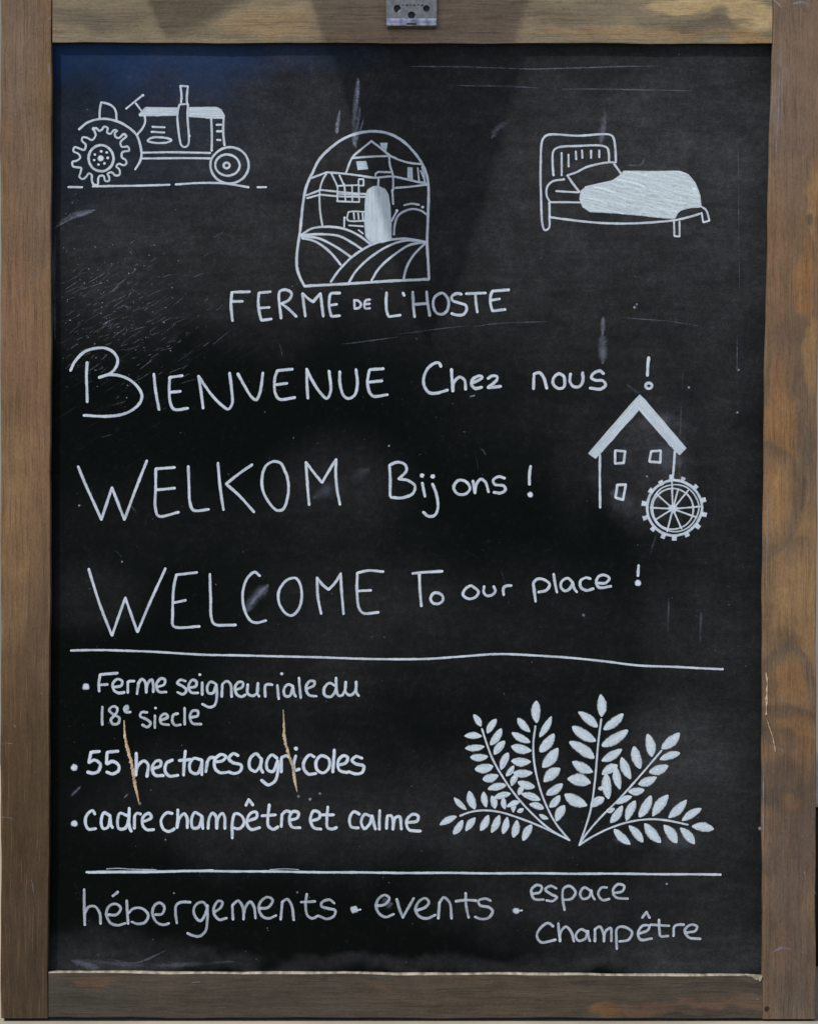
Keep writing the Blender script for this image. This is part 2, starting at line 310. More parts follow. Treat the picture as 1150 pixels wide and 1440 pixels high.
# ------------------------------------------------------------------ chalk strokes
def parse(s):
    out = []
    for tok in s.split():
        c = tok.endswith('!'); x, y = tok.rstrip('!').split(','); out.append((float(x), float(y), c))
    return out
def smooth_runs(pts, closed):
    P = [Vector((x, y)) for x, y, c in pts]; runs = []
    cuts = [0] + [i for i in range(1, len(pts) - 1) if pts[i][2]] + [len(pts) - 1]
    for a, b in zip(cuts, cuts[1:]):
        seg = P[a:b + 1]
        if closed and len(cuts) == 2:
            ext = [seg[-2]] + seg + [seg[1]]
        else:
            ext = [seg[0] * 2 - seg[1]] + seg + [seg[-1] * 2 - seg[-2]]
        out = []
        for i in range(1, len(ext) - 2):
            p0, p1, p2, p3 = ext[i - 1:i + 3]; L = (p2 - p1).length
            if L < 1e-6: continue
            # centripetal parameters keep tight bends from overshooting
            t0 = 0; t1 = max((p1 - p0).length, 1e-4) ** .5; t2 = t1 + L ** .5; t3 = t2 + max((p3 - p2).length, 1e-4) ** .5
            n = max(2, int(L / 1.4))
            for k in range(n):
                t = t1 + (t2 - t1) * k / n
                A1 = p0 * ((t1 - t) / (t1 - t0)) + p1 * ((t - t0) / (t1 - t0)); A2 = p1 * ((t2 - t) / (t2 - t1)) + p2 * ((t - t1) / (t2 - t1)); A3 = p2 * ((t3 - t) / (t3 - t2)) + p3 * ((t - t2) / (t3 - t2))
                B1 = A1 * ((t2 - t) / (t2 - t0)) + A2 * ((t - t0) / (t2 - t0)); B2 = A2 * ((t3 - t) / (t3 - t1)) + A3 * ((t - t1) / (t3 - t1))
                out.append(B1 * ((t2 - t) / (t2 - t1)) + B2 * ((t - t1) / (t2 - t1)))
        out.append(seg[-1].copy()); runs.append(out)
    return runs
layer = [0]
class Ink:
    """collects the strokes of one mark in photograph pixels, then builds one mesh on the board"""
    def __init__(s): s.v = []; s.f = []; s.ink = []; s.edge = []
    def P(s, x, y, lift): p = loc(x, y, PANEL - lift); s.v.append(p); return len(s.v) - 1
    def z(s): layer[0] = (layer[0] + 1) % 14; return .00003 + layer[0] * .000016
    def ribbon(s, path, wd, ink=.80, taper=False, ends=.26, widths=None, dome=.00005, jitter=.06, cap=True):
        if cap: wd = wd * .95
        r = wd / 2; z0 = s.z(); ph = random.uniform(0, 6); ph2 = random.uniform(0, 6)
        if cap and len(path) > 1:
            d0 = (path[0] - path[1]).normalized(); d1 = (path[-1] - path[-2]).normalized()
            path = [path[0] + d0 * r * .55 * (1 - k / 4) for k in range(4)] + path + [path[-1] + d1 * r * .55 * (k / 4) for k in range(1, 5)]
        acc = [0]
        for a, b in zip(path, path[1:]): acc.append(acc[-1] + (b - a).length)
        L = acc[-1]; prev = None
        for i, p in enumerate(path):
            t = (path[min(i + 1, len(path) - 1)] - path[max(i - 1, 0)])
            if t.length < 1e-6: t = Vector((1, 0))
            t.normalize(); nrm = Vector((-t.y, t.x)); d = min(acc[i], L - acc[i])
            k = 1 + jitter * math.sin(acc[i] / 9 + ph) + jitter * .7 * math.sin(acc[i] / 3.7 + ph2)
            if widths: k *= interp(widths, acc[i] / max(L, 1e-6))
            rr = r * k
            if cap and d < r: rr *= math.sqrt(max(.02, 1 - ((r - d) / r) ** 2))
            if taper: rr *= min(1, .25 + d / (L * .3 + 1e-6))
            q = p + Vector((math.sin(acc[i] / 23 + ph), math.cos(acc[i] / 19 + ph2))) * .22
            lift = z0 + .00006 * acc[i] / (L + 1)
            a = s.P(q.x - nrm.x * rr, q.y - nrm.y * rr, lift); b = s.P(q.x, q.y, lift + dome); c = s.P(q.x + nrm.x * rr, q.y + nrm.y * rr, lift)
            v = ink + ends * max(0, 1 - d / (wd * .9)) + .05 * math.sin(acc[i] / 13 + ph2)
            s.ink += [v, v, v]; s.edge += [1, 0, 1]
            if prev: s.f += [(prev[0], prev[1], b, a), (prev[1], prev[2], c, b)]
            prev = (a, b, c)
    def stroke(s, txt, T, wd, closed=False, **kw):
        pts = [(T[0] + x / T[2], T[1] + y / T[2], c) for x, y, c in parse(txt)]
        if len(pts) > 3 and math.hypot(pts[0][0] - pts[-1][0], pts[0][1] - pts[-1][1]) < .3: closed = True
        if closed and math.hypot(pts[0][0] - pts[-1][0], pts[0][1] - pts[-1][1]) > .3: pts.append(pts[0])
        for run in smooth_runs(pts, closed): s.ribbon(run, wd, **kw)
    def ring(s, cx, cy, rx, ry, T, wd, **kw):
        a0 = random.uniform(0, 6); n = 12
        pts = [(cx + rx * math.cos(a0 + 6.283 * k / n) * (1 + random.uniform(-.015, .015)), cy + ry * math.sin(a0 + 6.283 * k / n) * (1 + random.uniform(-.015, .015))) for k in range(n)]
        pts.append(pts[0]); s.stroke(' '.join('%.2f,%.2f' % p for p in pts), T, wd, closed=True, **kw)
    def fill(s, pts, T, ink=.9):     # filled patch: fan from the centroid with an inner ring
        P = [Vector((T[0] + x / T[2], T[1] + y / T[2])) for x, y in pts]; z0 = s.z() - .00001
        # resample and wobble the outline
        Q = []
        for a, b in zip(P, P[1:] + P[:1]):
            n = max(1, int((b - a).length / 2.0))
            for k in range(n): Q.append(a.lerp(b, k / n) + Vector((random.uniform(-.2, .2), random.uniform(-.2, .2))))
        bm = bmesh.new(); vs = [bm.verts.new((q.x, q.y, 0)) for q in Q]; bm.faces.new(vs).normal_update()
        bmesh.ops.triangulate(bm, faces=bm.faces); off = len(s.v)
        bm.verts.index_update()
        for vv in bm.verts: s.P(vv.co.x, vv.co.y, z0); s.ink.append(ink); s.edge.append(.35)
        for f in bm.faces: s.f.append(tuple(off + vv.index for vv in f.verts))
        bm.free()
    def hatch(s, pts, T, ang, step, wd, ink=.5, bow=2.0, skip=.12):
        P = [Vector((T[0] + x / T[2], T[1] + y / T[2])) for x, y in pts]; an = math.radians(ang); ux = Vector((math.cos(an), math.sin(an))); uy = Vector((-ux.y, ux.x))
        vs = [p.dot(uy) for p in P]; v = min(vs) + step * .5
        while v < max(vs):
            xs = []
            for a, b in zip(P, P[1:] + P[:1]):
                va, vb = a.dot(uy), b.dot(uy)
                if (va - v) * (vb - v) < 0: xs.append(a.lerp(b, (v - va) / (vb - va)).dot(ux))
            xs.sort()
            for x0, x1 in zip(xs[::2], xs[1::2]):
                x = x0 + wd * .4
                while x < x1 - wd:
                    l = random.uniform(14, 46); e = min(x + l, x1 - wd * .4)
                    if random.random() > skip and e - x > 1.5:
                        n = max(2, int((e - x) / 3)); bw = random.uniform(-bow, bow) * min(1, (e - x) / 20); tl = random.uniform(-.8, .8)
                        s.ribbon([ux * (x + (e - x) * q / n) + uy * (v + bw * math.sin(3.14 * q / n) * .5 + tl * q / n) for q in range(n + 1)], wd * random.uniform(.7, 1.25), ink=ink * random.uniform(.7, 1.2), ends=.1)
                    x = e + random.uniform(-2, 3)
            v += step * random.uniform(.75, 1.25)
    def dot(s, x, y, r, T, ink=1.0):
        cx = T[0] + x / T[2]; cy = T[1] + y / T[2]; r = r / T[2]; z0 = s.z(); n = 14
        c = s.P(cx, cy, z0 + .00008); s.ink.append(ink); s.edge.append(0); rim = []
        for k in range(n):
            a = 6.283 * k / n; q = r * (1 + random.uniform(-.1, .1)); rim.append(s.P(cx + q * math.cos(a) * 1.05, cy + q * math.sin(a), z0)); s.ink.append(ink); s.edge.append(1)
        for k in range(n): s.f.append((c, rim[k], rim[(k + 1) % n]))
    def leaf(s, x1, y1, x2, y2, wdt, T):
        a = Vector((T[0] + x1 / T[2], T[1] + y1 / T[2])); b = Vector((T[0] + x2 / T[2], T[1] + y2 / T[2])); h = wdt / T[2] / 2
        ax = b - a; nr = Vector((-ax.y, ax.x)).normalized(); z0 = s.z(); n = 11; sk = random.uniform(-.10, .10); mid = []
        pw = random.uniform(.50, .66)
        rows = []
        for i in range(n + 1):
            t = i / n; r = h * (math.sin(math.pi * min(max(t, .012), .988)) ** pw) * (1 + sk * math.cos(math.pi * t)) * (1 + random.uniform(-.015, .015))
            c = a + ax * t + nr * (h * .16 * math.sin(math.pi * t) * (1 if sk > 0 else -1))
            row = []
            for u in (-1, -.6, 0, .6, 1):
                q = c + nr * r * u; row.append(s.P(q.x, q.y, z0 + .00008 * (1 - u * u))); s.ink.append(.84 if abs(u) < .5 else .76); s.edge.append(.95 if abs(u) == 1 else .5 if u else .2)
            rows.append(row)
        for r0, r1 in zip(rows, rows[1:]):
            for k in range(4): s.f.append((r0[k], r0[k + 1], r1[k + 1], r1[k]))
        for q in range(2):
            o_ = nr * h * random.uniform(-.5, .5); e0 = random.uniform(.14, .3); e1 = random.uniform(.7, .88)
            s.ribbon([a + ax * (e0 + (e1 - e0) * z / 5) + o_ * (math.sin(math.pi * (e0 + (e1 - e0) * z / 5))) for z in range(6)], h * random.uniform(.35, .6), ink=random.uniform(.05, .4), ends=.0)
        s.dot_at(a + ax * random.uniform(.3, .7) + nr * random.uniform(-.3, .3) * h, h * .24)
    def dot_at(s, p, r): s.dot(p.x, p.y, r, (0, 0, 1), ink=1.15)
    def build(s, name, parent, mat='chalk', kind=None):
        me = bpy.data.meshes.new(name); me.from_pydata([tuple(v) for v in s.v], [], s.f); me.update()
        for nm, data in (('ink', s.ink), ('edge', s.edge)):
            at = me.attributes.new(nm, 'FLOAT', 'POINT'); at.data.foreach_set('value', data)
        o = link(name, me, M[mat], parent, smooth=True)
        if kind: o['kind'] = kind
        return o
def mark(name, parent, T, wd, strokes=(), dots=(), rings=(), mat='chalk', **kw):
    k = Ink()
    for t in strokes: k.stroke(t, T, wd, **kw)
    for r in rings: k.ring(*r[:4], T, r[4] if len(r) > 4 else wd, **kw)
    for d in dots: k.dot(*d, T)
    return k.build(name, parent, mat)
def poly(s): return [(x, y) for x, y, c in parse(s)]
def patch(name, parent, T, shapes, mat='chalk_fill', outline=2.6, ink=.76, ang=0, step=2.6, hw=2.8, hink=.66, skip=.12, bow=2.0):
    k = Ink()
    for s_ in shapes:
        p = poly(s_); k.fill(p, T, ink); k.hatch(p, T, ang, step, hw, hink, bow, skip)
        pts = [(x, y, True) for x, y in p] + [(p[0][0], p[0][1], True)]
        if outline:
            k.stroke(' '.join('%.1f,%.1f!' % (x, y) for x, y, c in pts), T, outline, ends=.02, ink=.62)
    return k.build(name, parent, mat)

# ---- tractor
T = (80, 100, 3.8333); g = empty('tractor_drawing', sign)
mark('rear_tyre', g, T, 3.7, ['200,312 210,345 190,372 165,360 140,358 138,378 158,398 150,425 125,418 98,410 92,432 118,445 128,465 110,482 86,488 88,512 112,518 132,522 128,548 122,570 140,582 160,568 172,552 188,560 190,590 200,612 222,612 224,585 232,566 255,566 262,590 282,592 284,572 276,552 298,545 318,562 340,556 338,530 322,514 334,500 362,508 376,496 370,478 352,468 352,440 372,432 390,430 384,408 352,408 344,384 360,366 376,352 364,338 336,360 318,352 316,330 328,322 312,316 290,338 272,330 276,308 256,300 244,316 228,322 214,308 200,312'], dots=[(200, 312, 13)], ends=0)
mark('rear_hub', g, T, 4.6, dots=[(238, 470, 19), (240, 432, 9), (270, 438, 8), (276, 468, 9), (258, 498, 9), (226, 503, 8), (203, 480, 8), (206, 450, 8)], rings=[(240, 470, 67, 71)])
mark('fender', g, T, 4.2, ['120,315 165,278 230,258 290,260 350,280 400,312 432,345 450,395 458,450 448,490 422,530'])
mark('seat', g, T, 3.8, ['232,255 232,210 240,168! 275,175 302,190 318,215 322,262'])
mark('steering_wheel', g, T, 3.4, ['375,203 465,130', '425,172 455,212'], dots=[(465, 130, 9)])
patch('bonnet', g, T, ['455,222 480,198 650,199 652,238 455,240', '712,197 860,196 888,212 904,240 902,258 885,254 815,254 790,248 712,244'])
mark('body_outline', g, T, 3.7, ['475,240 478,270 465,305 435,342', '515,300 582,304', '510,328 582,332', '490,375 515,358 590,360 618,372 590,385 515,385 490,375'], dots=[(452, 235, 12)])
mark('exhaust_pipe', g, T, 3.7, ['670,170 672,130 666,80! 708,82! 702,130 702,170', '662,180 652,230 655,300 664,370 672,400 690,410 708,398 712,360 708,300 704,230 708,178! 662,180'], dots=[(715, 350, 8)])
mark('chassis', g, T, 3.8, ['460,440 640,438 828,440', '458,470 640,470 828,470'])
mark('radiator', g, T, 4.0, ['832,255 836,340 836,430', '900,255 897,330 904,400', '862,290 888,290', '862,324 888,325', '864,371 884,372'])
mark('front_wheel', g, T, 4.2, rings=[(932, 508, 104, 98), (920, 507, 66, 57), (915, 508, 16, 15)])
mark('ground_line', g, T, 3.8, ['62,625 138,625', '195,622 400,618 610,612', '640,610 760,603 900,606 1035,626', '1082,626 1130,626'])

# ---- arched farm emblem
T = (400, 160, 5.2273); g = empty('farm_emblem', sign)
mark('arch_outline', g, T, 4.9, ['150,1270! 110,1190 92,1120 95,1000 112,880 140,640 165,530 205,440 260,330 350,240 450,175 560,140 680,130 780,150 870,200 950,280 1010,370 1045,460 1058,560 1055,760 1048,960 1055,1100 1060,1215! 870,1225 650,1238 400,1252 150,1268'])
mark('farmhouse', g, T, 3.8, ['455,430 500,320 560,265 640,200! 700,245 780,310!', '500,325 600,318 780,310! 850,340 920,360 1000,370', '770,315 775,380 795,450 798,560', '790,560 798,665', '200,470 310,430! 450,440 560,455 660,470 790,462 880,478 1000,505 1040,515', '670,470 672,440 690,428! 780,430', '690,470 688,540', '815,545 920,535 1045,520'])
patch('farmhouse_window', g, T, ['530,352 598,350 612,405 540,412'], outline=1.5); patch('farmhouse_window', g, T, ['905,395 938,398 940,480 905,480'], outline=1.5)
patch('chimney', g, T, ['705,215 755,215 745,280 720,265'], outline=1.5)
mark('gable_window', g, T, 3.0, ['980,400 985,450 992,508', '1010,390 1022,440 1030,505', '985,500 1035,505', '1000,420 1030,490'])
mark('barn', g, T, 3.4, ['310,435 280,490 262,560 262,700 280,825', '160,600 262,560! 380,572 600,590', '165,620 262,595! 380,605 590,610', '345,440 375,500 392,540', '405,450 435,520'])
mark('greenhouse', g, T, 3.0, ['395,530 550,525', '385,642 550,648', '392,530 390,640', '440,515 448,645', '498,525 500,645', '545,490 550,645', '545,480 580,480! 580,528! 548,528', '392,588 550,594'])
patch('silo', g, T, ['600,600 615,560 650,538 690,535 735,555 762,600 775,680 780,800 782,920 720,945 640,945 600,900 590,780 595,680'], outline=3, ang=88, ink=.76, hw=3.2)
mark('cottage', g, T, 3.0, ['590,722 500,718 470,722! 465,780 590,785', '440,765 438,830', '508,730 512,775', '542,730 547,775', '575,730 578,775', '475,820 580,826', '545,855 578,882'], dots=[(442, 765, 11)])
mark('bridge_arch', g, T, 3.8, ['805,890 815,800 845,740 930,700 1000,710 1050,745', '785,790 825,715', '880,672 935,660 990,668'], dots=[(1015, 685, 13), (825, 712, 13)], ink=.72)
mark('left_field', g, T, 4.2, ['125,890 200,845 310,830 430,842 540,890 640,965', '125,892 250,885 400,900 500,950 570,995', '125,900 250,915 380,980 490,1055', '130,915 230,940 340,1020 415,1110'])
mark('right_field', g, T, 4.2, ['340,1235 400,1150 500,1050 640,965 760,930 900,918 1035,940', '475,1235 530,1150 640,1050 780,965 900,930 1030,940', '640,1225 700,1130 800,1040 920,965 1030,945', '875,1225 890,1150 940,1050 1035,950'])

# ---- bed
T = (740, 170, 4.1071); g = empty('bed_drawing', sign)
mark('headboard', g, T, 3.9, ['132,470 132,560 128,620 105,632 92,600 85,450 82,250 92,110 120,82 300,85 480,80 500,95 512,160 515,240', '155,315 150,250 155,175 180,155 300,145 430,142 465,155 475,190 475,235'])
for s_ in ('202,185 202,315', '243,195 243,265', '285,175 287,222', '320,170 322,215', '372,170 372,215', '420,170 420,212'): mark('slat', g, T, 3.6, [s_])
mark('pillow', g, T, 3.9, ['515,240 470,240 350,265 290,295 235,315! 270,365 305,410', '505,250 545,305', '545,315 500,345 400,370 340,385'])
mark('mattress', g, T, 3.6, ['215,338 150,350 120,380 115,430 135,470! 200,470 310,472', '170,405 300,412'], dots=[(215, 338, 9)])
mark('bed_frame', g, T, 3.9, ['135,555 250,572 400,588 550,592 700,588 850,575 920,560 1000,535', '850,560 880,520 930,502 1000,495'])
mark('bed_leg', g, T, 3.2, ['850,575 852,665! 882,668! 882,580']); mark('bed_leg', g, T, 3.2, ['1000,490 1035,515 1055,575! 1020,585! 1010,530'])
patch('duvet', g, T, ['560,294 700,294 880,292 930,312 972,362 998,430 1005,488 960,493 910,500 870,530 845,562 700,548 600,538 480,528 370,523 327,495 310,450 314,410 340,387 400,370 500,347 540,318'], mat='chalk_duvet', outline=3.4, ink=.68, ang=14, step=3.0, hw=3.5, hink=.80, skip=.13, bow=5)

# ---- house and water wheel
T = (810, 540, 5.75); g = empty('house_drawing', sign)
patch('house_roof', g, T, ['512,92 560,140 720,325 885,520 835,570 780,515 640,360 505,205'], outline=2.4, ang=50, step=3, hw=3.2, ink=.7); patch('house_roof', g, T, ['508,96 502,207 360,370 205,545 155,600 102,560 300,330 420,190'], outline=2.4, ang=-49, step=3, hw=3.2, ink=.7)
mark('house_wall', g, T, 4.2, ['190,575 188,700 190,860 193,1000']); mark('house_wall', g, T, 4.2, ['795,545 788,640 780,740'])
for s_ in ('314,540! 396,545! 384,636! 314,643! 314,540', '606,545! 683,540! 680,635! 590,628! 606,545', '330,815! 400,812! 378,935! 316,918! 330,815'): mark('house_window', g, T, 4.6, [s_])
g = empty('water_wheel_drawing', sign)
mark('wheel_rim', g, T, 4.8, rings=[(790, 1000, 222, 222), (780, 1012, 165, 165, 3.0), (795, 1003, 192, 190, 2.6)])
mark('hub', g, T, 3, dots=[(780, 1008, 40)])
for s_ in ('780,1008 772,780', '780,1008 822,850', '780,1008 905,860', '780,1008 1005,990', '780,1008 975,1078', '780,1008 850,1170', '780,1008 732,1190', '780,1008 645,1095', '780,1008 600,1000', '780,1008 650,890'): mark('spoke', g, T, 3.1, [s_])
for (x, y) in ((770, 752), (862, 772), (962, 832), (1028, 937), (1035, 1055), (982, 1153), (893, 1215), (790, 1248), (702, 1232), (620, 1172), (556, 1083), (547, 965), (602, 865), (685, 798)):
    dx, dy = (x - 790), (y - 1000); l = math.hypot(dx, dy); mark('paddle', g, T, 8.2, ['%f,%f %f,%f' % (x - dx / l * 22, y - dy / l * 22, x + dx / l * 19, y + dy / l * 19)], ends=.05, cap=False)

# ---- writing: word > letters
def word(label, T, wd, letters, **kw):
    g = empty('written_word', sign)
    if label: g['label'] = label
    for L in letters:
        k = Ink()
        for s_ in L:
            if isinstance(s_, str): k.stroke(s_, T, wd, **kw)
            elif len(s_) == 3: k.dot(*s_, T)
            else: k.ring(*s_[:4], T, s_[4])
        k.build('letter', g)
    return g
def more(g, T, wd, letters, **kw):
    for L in letters:
        k = Ink()
        for s_ in L:
            if isinstance(s_, str): k.stroke(s_, T, wd, **kw)
            else: k.dot(*s_, T)
        k.build('letter', g)
def bullet(T, x, y, r, extra=None, ink=.92):
    k = Ink(); k.dot(x, y, r, T, ink=ink)
    if extra: k.stroke(extra, T, 3)
    k.build('bullet_point', sign)

A = (310, 395, 5.2273)
word('small capital chalk word under the arched emblem, at left', A, 5.0, [['215,80 85,82! 78,180 88,295', '80,152 165,150'], ['370,80 285,88! 280,150 285,220 300,288! 375,280', '290,200 362,195'],
  ['445,275 435,180 430,100 440,75 475,65 515,80 525,105 500,145 450,168! 500,205 560,262'], ['625,262 615,180 605,92! 645,130 680,155! 705,125 735,92! 745,180 755,262'], ['878,88 810,95 800,130 800,200 815,260! 878,255', '808,180 858,172']])
word('tiny chalk word DE between two capital words', A, 4.2, [['985,140 987,205! 1020,197 1032,172 1012,148 980,143'], ['1098,138 1066,145 1062,200 1100,200', '1065,172 1098,168']])
word('small capital chalk word under the arched emblem, at right', (520, 395, 5.2273), 5.0, [['122,85 118,160 125,230 140,262 160,260 225,252'], ['243,87 252,108'], ['315,80 318,170 328,265', '325,172 420,165', '418,80 425,160 440,255'],
  ['530,88 475,120 465,180 490,235 535,245 570,215 580,160 565,115 530,88'], ['672,98 640,90 600,115 605,142 650,160 705,180 710,215 685,248 640,252 600,240'], ['705,95 850,88', '775,95 780,160 790,230'], ['1020,65 900,75! 888,100 885,170 900,222! 995,210', '895,142 955,132']])
g = word('large chalk word BIENVENUE', (80, 470, 4.6), 5.0, [['197,180 192,260 195,350 198,440', '90,235 120,175 180,115 250,92 320,92 370,120 395,165 385,210 350,250 275,280! 350,262 440,280 510,325 550,390 540,440 490,490 420,520 330,532 175,525'],
  ['630,255 640,360 662,490'], ['815,268 730,280! 728,360 735,440 760,485 850,478', '735,375 800,370'], ['948,480 935,380 917,270! 950,320 1010,400 1070,460 1110,485 1135,450 1130,350 1117,250']])
more(g, (320, 490, 3.8333), 5.0, [['55,135 90,200 130,262 155,278 175,240 192,130'], ['350,112 268,120! 255,160 258,240 280,272 365,264', '262,195 322,187'], ['433,270 428,200 427,110! 455,170 500,240 535,270 555,230 547,120'],
  ['605,125 605,190 625,255 650,270 685,250 700,190 693,112'], ['840,110 765,115! 755,180 765,235 785,258 862,250', '765,182 832,175']])
word('chalk word Chez', (580, 490, 6.0526), 5.3, [['240,155 225,125 190,125 130,170 95,250 100,320 140,375 200,380 300,352'], ['330,175 335,260 342,365! 350,290 400,245 440,270 450,350'], ['500,295 560,270 595,245 575,232 520,255 500,300 530,340 590,332'], ['640,255 680,232 720,240 715,270 640,335! 750,322']])
B = (740, 490, 6.0526)
word('chalk word nous with exclamation mark', B, 5.3, [['60,345 65,215! 110,205 145,245 172,340'], ['315,235 270,215 230,250 225,300 270,340 315,330 325,280 315,235'], ['375,215 370,280 400,325 450,325 480,280 478,205'],
  ['655,215 625,190 570,210 550,245 580,268 650,275 672,310 635,345 540,338'], ['1038,75 1030,150 1027,232', (1038, 317, 27, 24, 5.0)]])
g = word('large chalk word WELKOM', (80, 630, 4.6), 4.9, [['140,120 180,220 290,465! 358,255! 437,465! 510,270 585,82'], ['765,125 640,135! 640,270 638,380 660,440 790,415', '650,270 765,260'], ['850,118 855,250 862,350 885,402 985,398']])
more(g, (320, 630, 5.75), 4.9, [['-76,119 -58,312 -32,502', '200,135 90,210 -10,290! 90,380 215,520'], ['460,180 430,125 370,110 310,145 283,220 285,330 330,430 400,505 450,495 485,400 492,300 475,210 460,180'],
  ['660,460 648,300 635,115! 700,200 765,280! 830,170 880,92! 875,220 885,340 908,458']])
C_ = (530, 640, 4.6)
word('chalk word Bij', C_, 5.0, [['85,265 85,160 80,65! 130,45 180,60 190,100 140,155! 200,165 245,200 235,245 170,275 90,272'], ['292,180 300,220 310,268', (292, 132, 17)], ['358,185 385,260 392,350 370,392 330,395 300,368', (360, 138, 17)]])
word('chalk word ons with exclamation mark', C_, 5.0, [['575,172 525,165 495,210 520,250 570,252 600,215 575,172'], ['620,165 632,245! 640,190 670,155 700,175 720,240'], ['825,150 785,140 750,165 760,190 820,200 830,225 800,245 755,240'], ['993,70 985,130 984,190', (990, 255, 21)]])
g = word('large chalk word WELCOME', (100, 780, 4.7917), 4.7, [['120,95 145,180 200,350 278,545! 368,290! 448,522! 530,330 638,92'], ['850,120 710,135! 692,220 685,400 690,480 720,492 868,484', '695,325 775,308'], ['937,130 942,300 945,420 965,468 1110,475']])
more(g, (330, 780, 3.7097), 4.7, [['132,112 105,92 65,125 42,200 50,280 80,340 110,355 165,345'], ['318,122 270,135 232,190 232,250 265,305 295,318 330,290 350,220 340,150 318,122'],
  ['452,308 435,220 430,120! 462,160 490,182! 525,145 553,98! 558,200 567,310'], ['775,88 700,82 640,95! 638,200 648,280 670,305 750,300', '645,190 712,187']])
E_ = (570, 780, 6.0526)
word('chalk word To', E_, 4.9, [['60,160 150,150 315,140', '118,165 122,300 135,440'], ['245,325 212,370 230,410 275,420 318,390 310,345 245,325']])
word('chalk word our', E_, 4.9, [['550,265 495,310 490,345 530,375 590,365 620,320 590,285 550,265'], ['668,270 665,320 690,350 735,345 765,310 750,270'], ['835,345 830,290 850,268 900,263']])
word('chalk word place with exclamation mark', (735, 780, 6.0526), 4.9, [['108,400 95,300 90,240 120,208 175,210 225,250 200,300 130,318'], ['260,165 272,240 290,320'], ['425,240 380,200 330,230 325,280 360,310 400,290 425,240! 435,285 460,318'],
  ['575,205 540,195 490,225 495,280 540,305 600,290'], ['640,240 700,240 735,200 690,172 640,190 625,240 650,280 750,270'], ['985,90 982,130 978,180', (978, 242, 30)]])
# rules
U = (0, 0, 1)
k = Ink(); k.stroke('100,915 145,914 200,916 300,921 400,923 500,926 590,927 650,923 700,920 760,922 850,930 900,936 950,938 1016,941', U, 3.9); k.build('ruled_line', sign)
k = Ink(); k.stroke('122,1226.5 200,1225.5 300,1225 500,1227 700,1228 900,1229 1013,1230', U, 4.1)
k.stroke('124,1227 160,1227 200,1227 260,1225 300,1224', U, 3.4); k.stroke('150,1222 165,1221 185,1222 220,1223', U, 1.6, ink=.6); k.stroke('380,1223 400,1222 420,1223', U, 1.6, ink=.5); k.build('ruled_line', sign)
# small lines
F_ = (110, 935, 5.4762); G_ = (310, 935, 5.4762); KW = dict(ink=.74)
bullet(F_, 62, 168, 31)
word('chalk word Ferme', F_, 4.8, [['305,62 170,75! 160,140 162,205', '165,155 230,150'], ['280,170 330,160 340,125 305,108 270,140 275,190 310,215 360,212'], ['385,215 385,130! 400,125 435,125'], ['455,225 465,140! 490,110 515,130 525,215! 540,140 570,115 580,150 580,210'], ['610,170 665,150 670,115 640,105 605,150 620,205 680,210']], **KW)
g = word('chalk word seigneuriale', F_, 4.8, [['830,125 790,115 765,140 800,160 835,190 810,225 765,210'], ['860,175 905,165 910,130 880,115 850,160 870,210 925,215'], ['955,135 955,230', (938, 75, 13)], ['1060,145 1020,130 995,170 1005,215 1040,215 1065,150! 1068,240 1050,310 1010,325 955,300']], **KW)
more(g, G_, 4.8, [['10,245 15,150! 50,125 80,150 88,245'], ['125,190 170,170 175,135 145,130 115,170 130,230 165,245 195,230'], ['210,150 210,220 245,240 285,215 290,140! 285,215 300,245'], ['345,245 345,160 365,150 400,155'], ['440,155 445,210 450,262', (472, 68, 14)],
  ['560,165 520,150 490,190 500,240 535,240 560,175! 565,220 580,245'], ['605,100 612,180 620,255'], ['665,185 720,160 725,130 690,125 660,170 680,230 740,240']], **KW)
word('chalk word du', G_, 4.8, [['885,160 840,140 800,180 805,235 850,245 885,200 890,100! 892,190 905,235 925,240'], ['965,130 962,190 940,236', '965,130 965,210 1000,235 1040,200 1045,130! 1045,210 1065,240']], **KW)
word('chalk number 18e', F_, 4.6, [['190,322 187,390 188,460'], ['305,340 285,322 260,325 240,350 270,380 320,410 310,450 270,455 255,420 290,380 305,340'], ['362,345 385,335 380,315 358,330 365,360 405,362']], ink=.66)
word('chalk word siecle', F_, 4.6, [['535,365 490,365 480,395 530,420 560,450 535,480 495,462'], ['592,390 592,485', (597, 332, 12)], ['640,425 690,400 670,375 635,400 640,450 700,462'], ['770,375 735,385 725,430 745,465 790,462'], ['822,330 822,400 822,460'], ['865,405 920,390 920,355 880,355 860,400 880,450 950,458']], ink=.66)
H_ = (90, 1035, 5.2273); I_ = (300, 1035, 5.2273); KW = dict(ink=.9)
bullet(H_, 78, 232, 29)
word('chalk number 55', H_, 5.7, [['265,112 200,118! 185,195! 230,178 270,210 255,260 215,275 175,265'], ['400,112 320,118! 315,205! 360,185 405,220 400,255 360,278 315,265']], **KW)
g = word('chalk word hectares', H_, 5.5, [['532,125 532,200 528,290! 545,220 590,185 620,210 612,300'], ['655,240 710,220 710,185 680,185 650,230 670,285 735,290'], ['800,175 755,200 745,260 775,295 840,290'], ['895,110 885,200 880,290', '845,180 935,172'], ['1010,175 955,165 925,210 935,265 985,275 1015,200 1015,175! 1015,285'], ['1045,265 1055,190! 1075,160 1110,160']], **KW)
more(g, I_, 5.5, [['20,190 70,180 95,150 60,135 15,170 15,240 50,270 105,268'], ['185,145 150,130 115,165 140,195 205,215 200,255 155,275 110,262']], **KW)
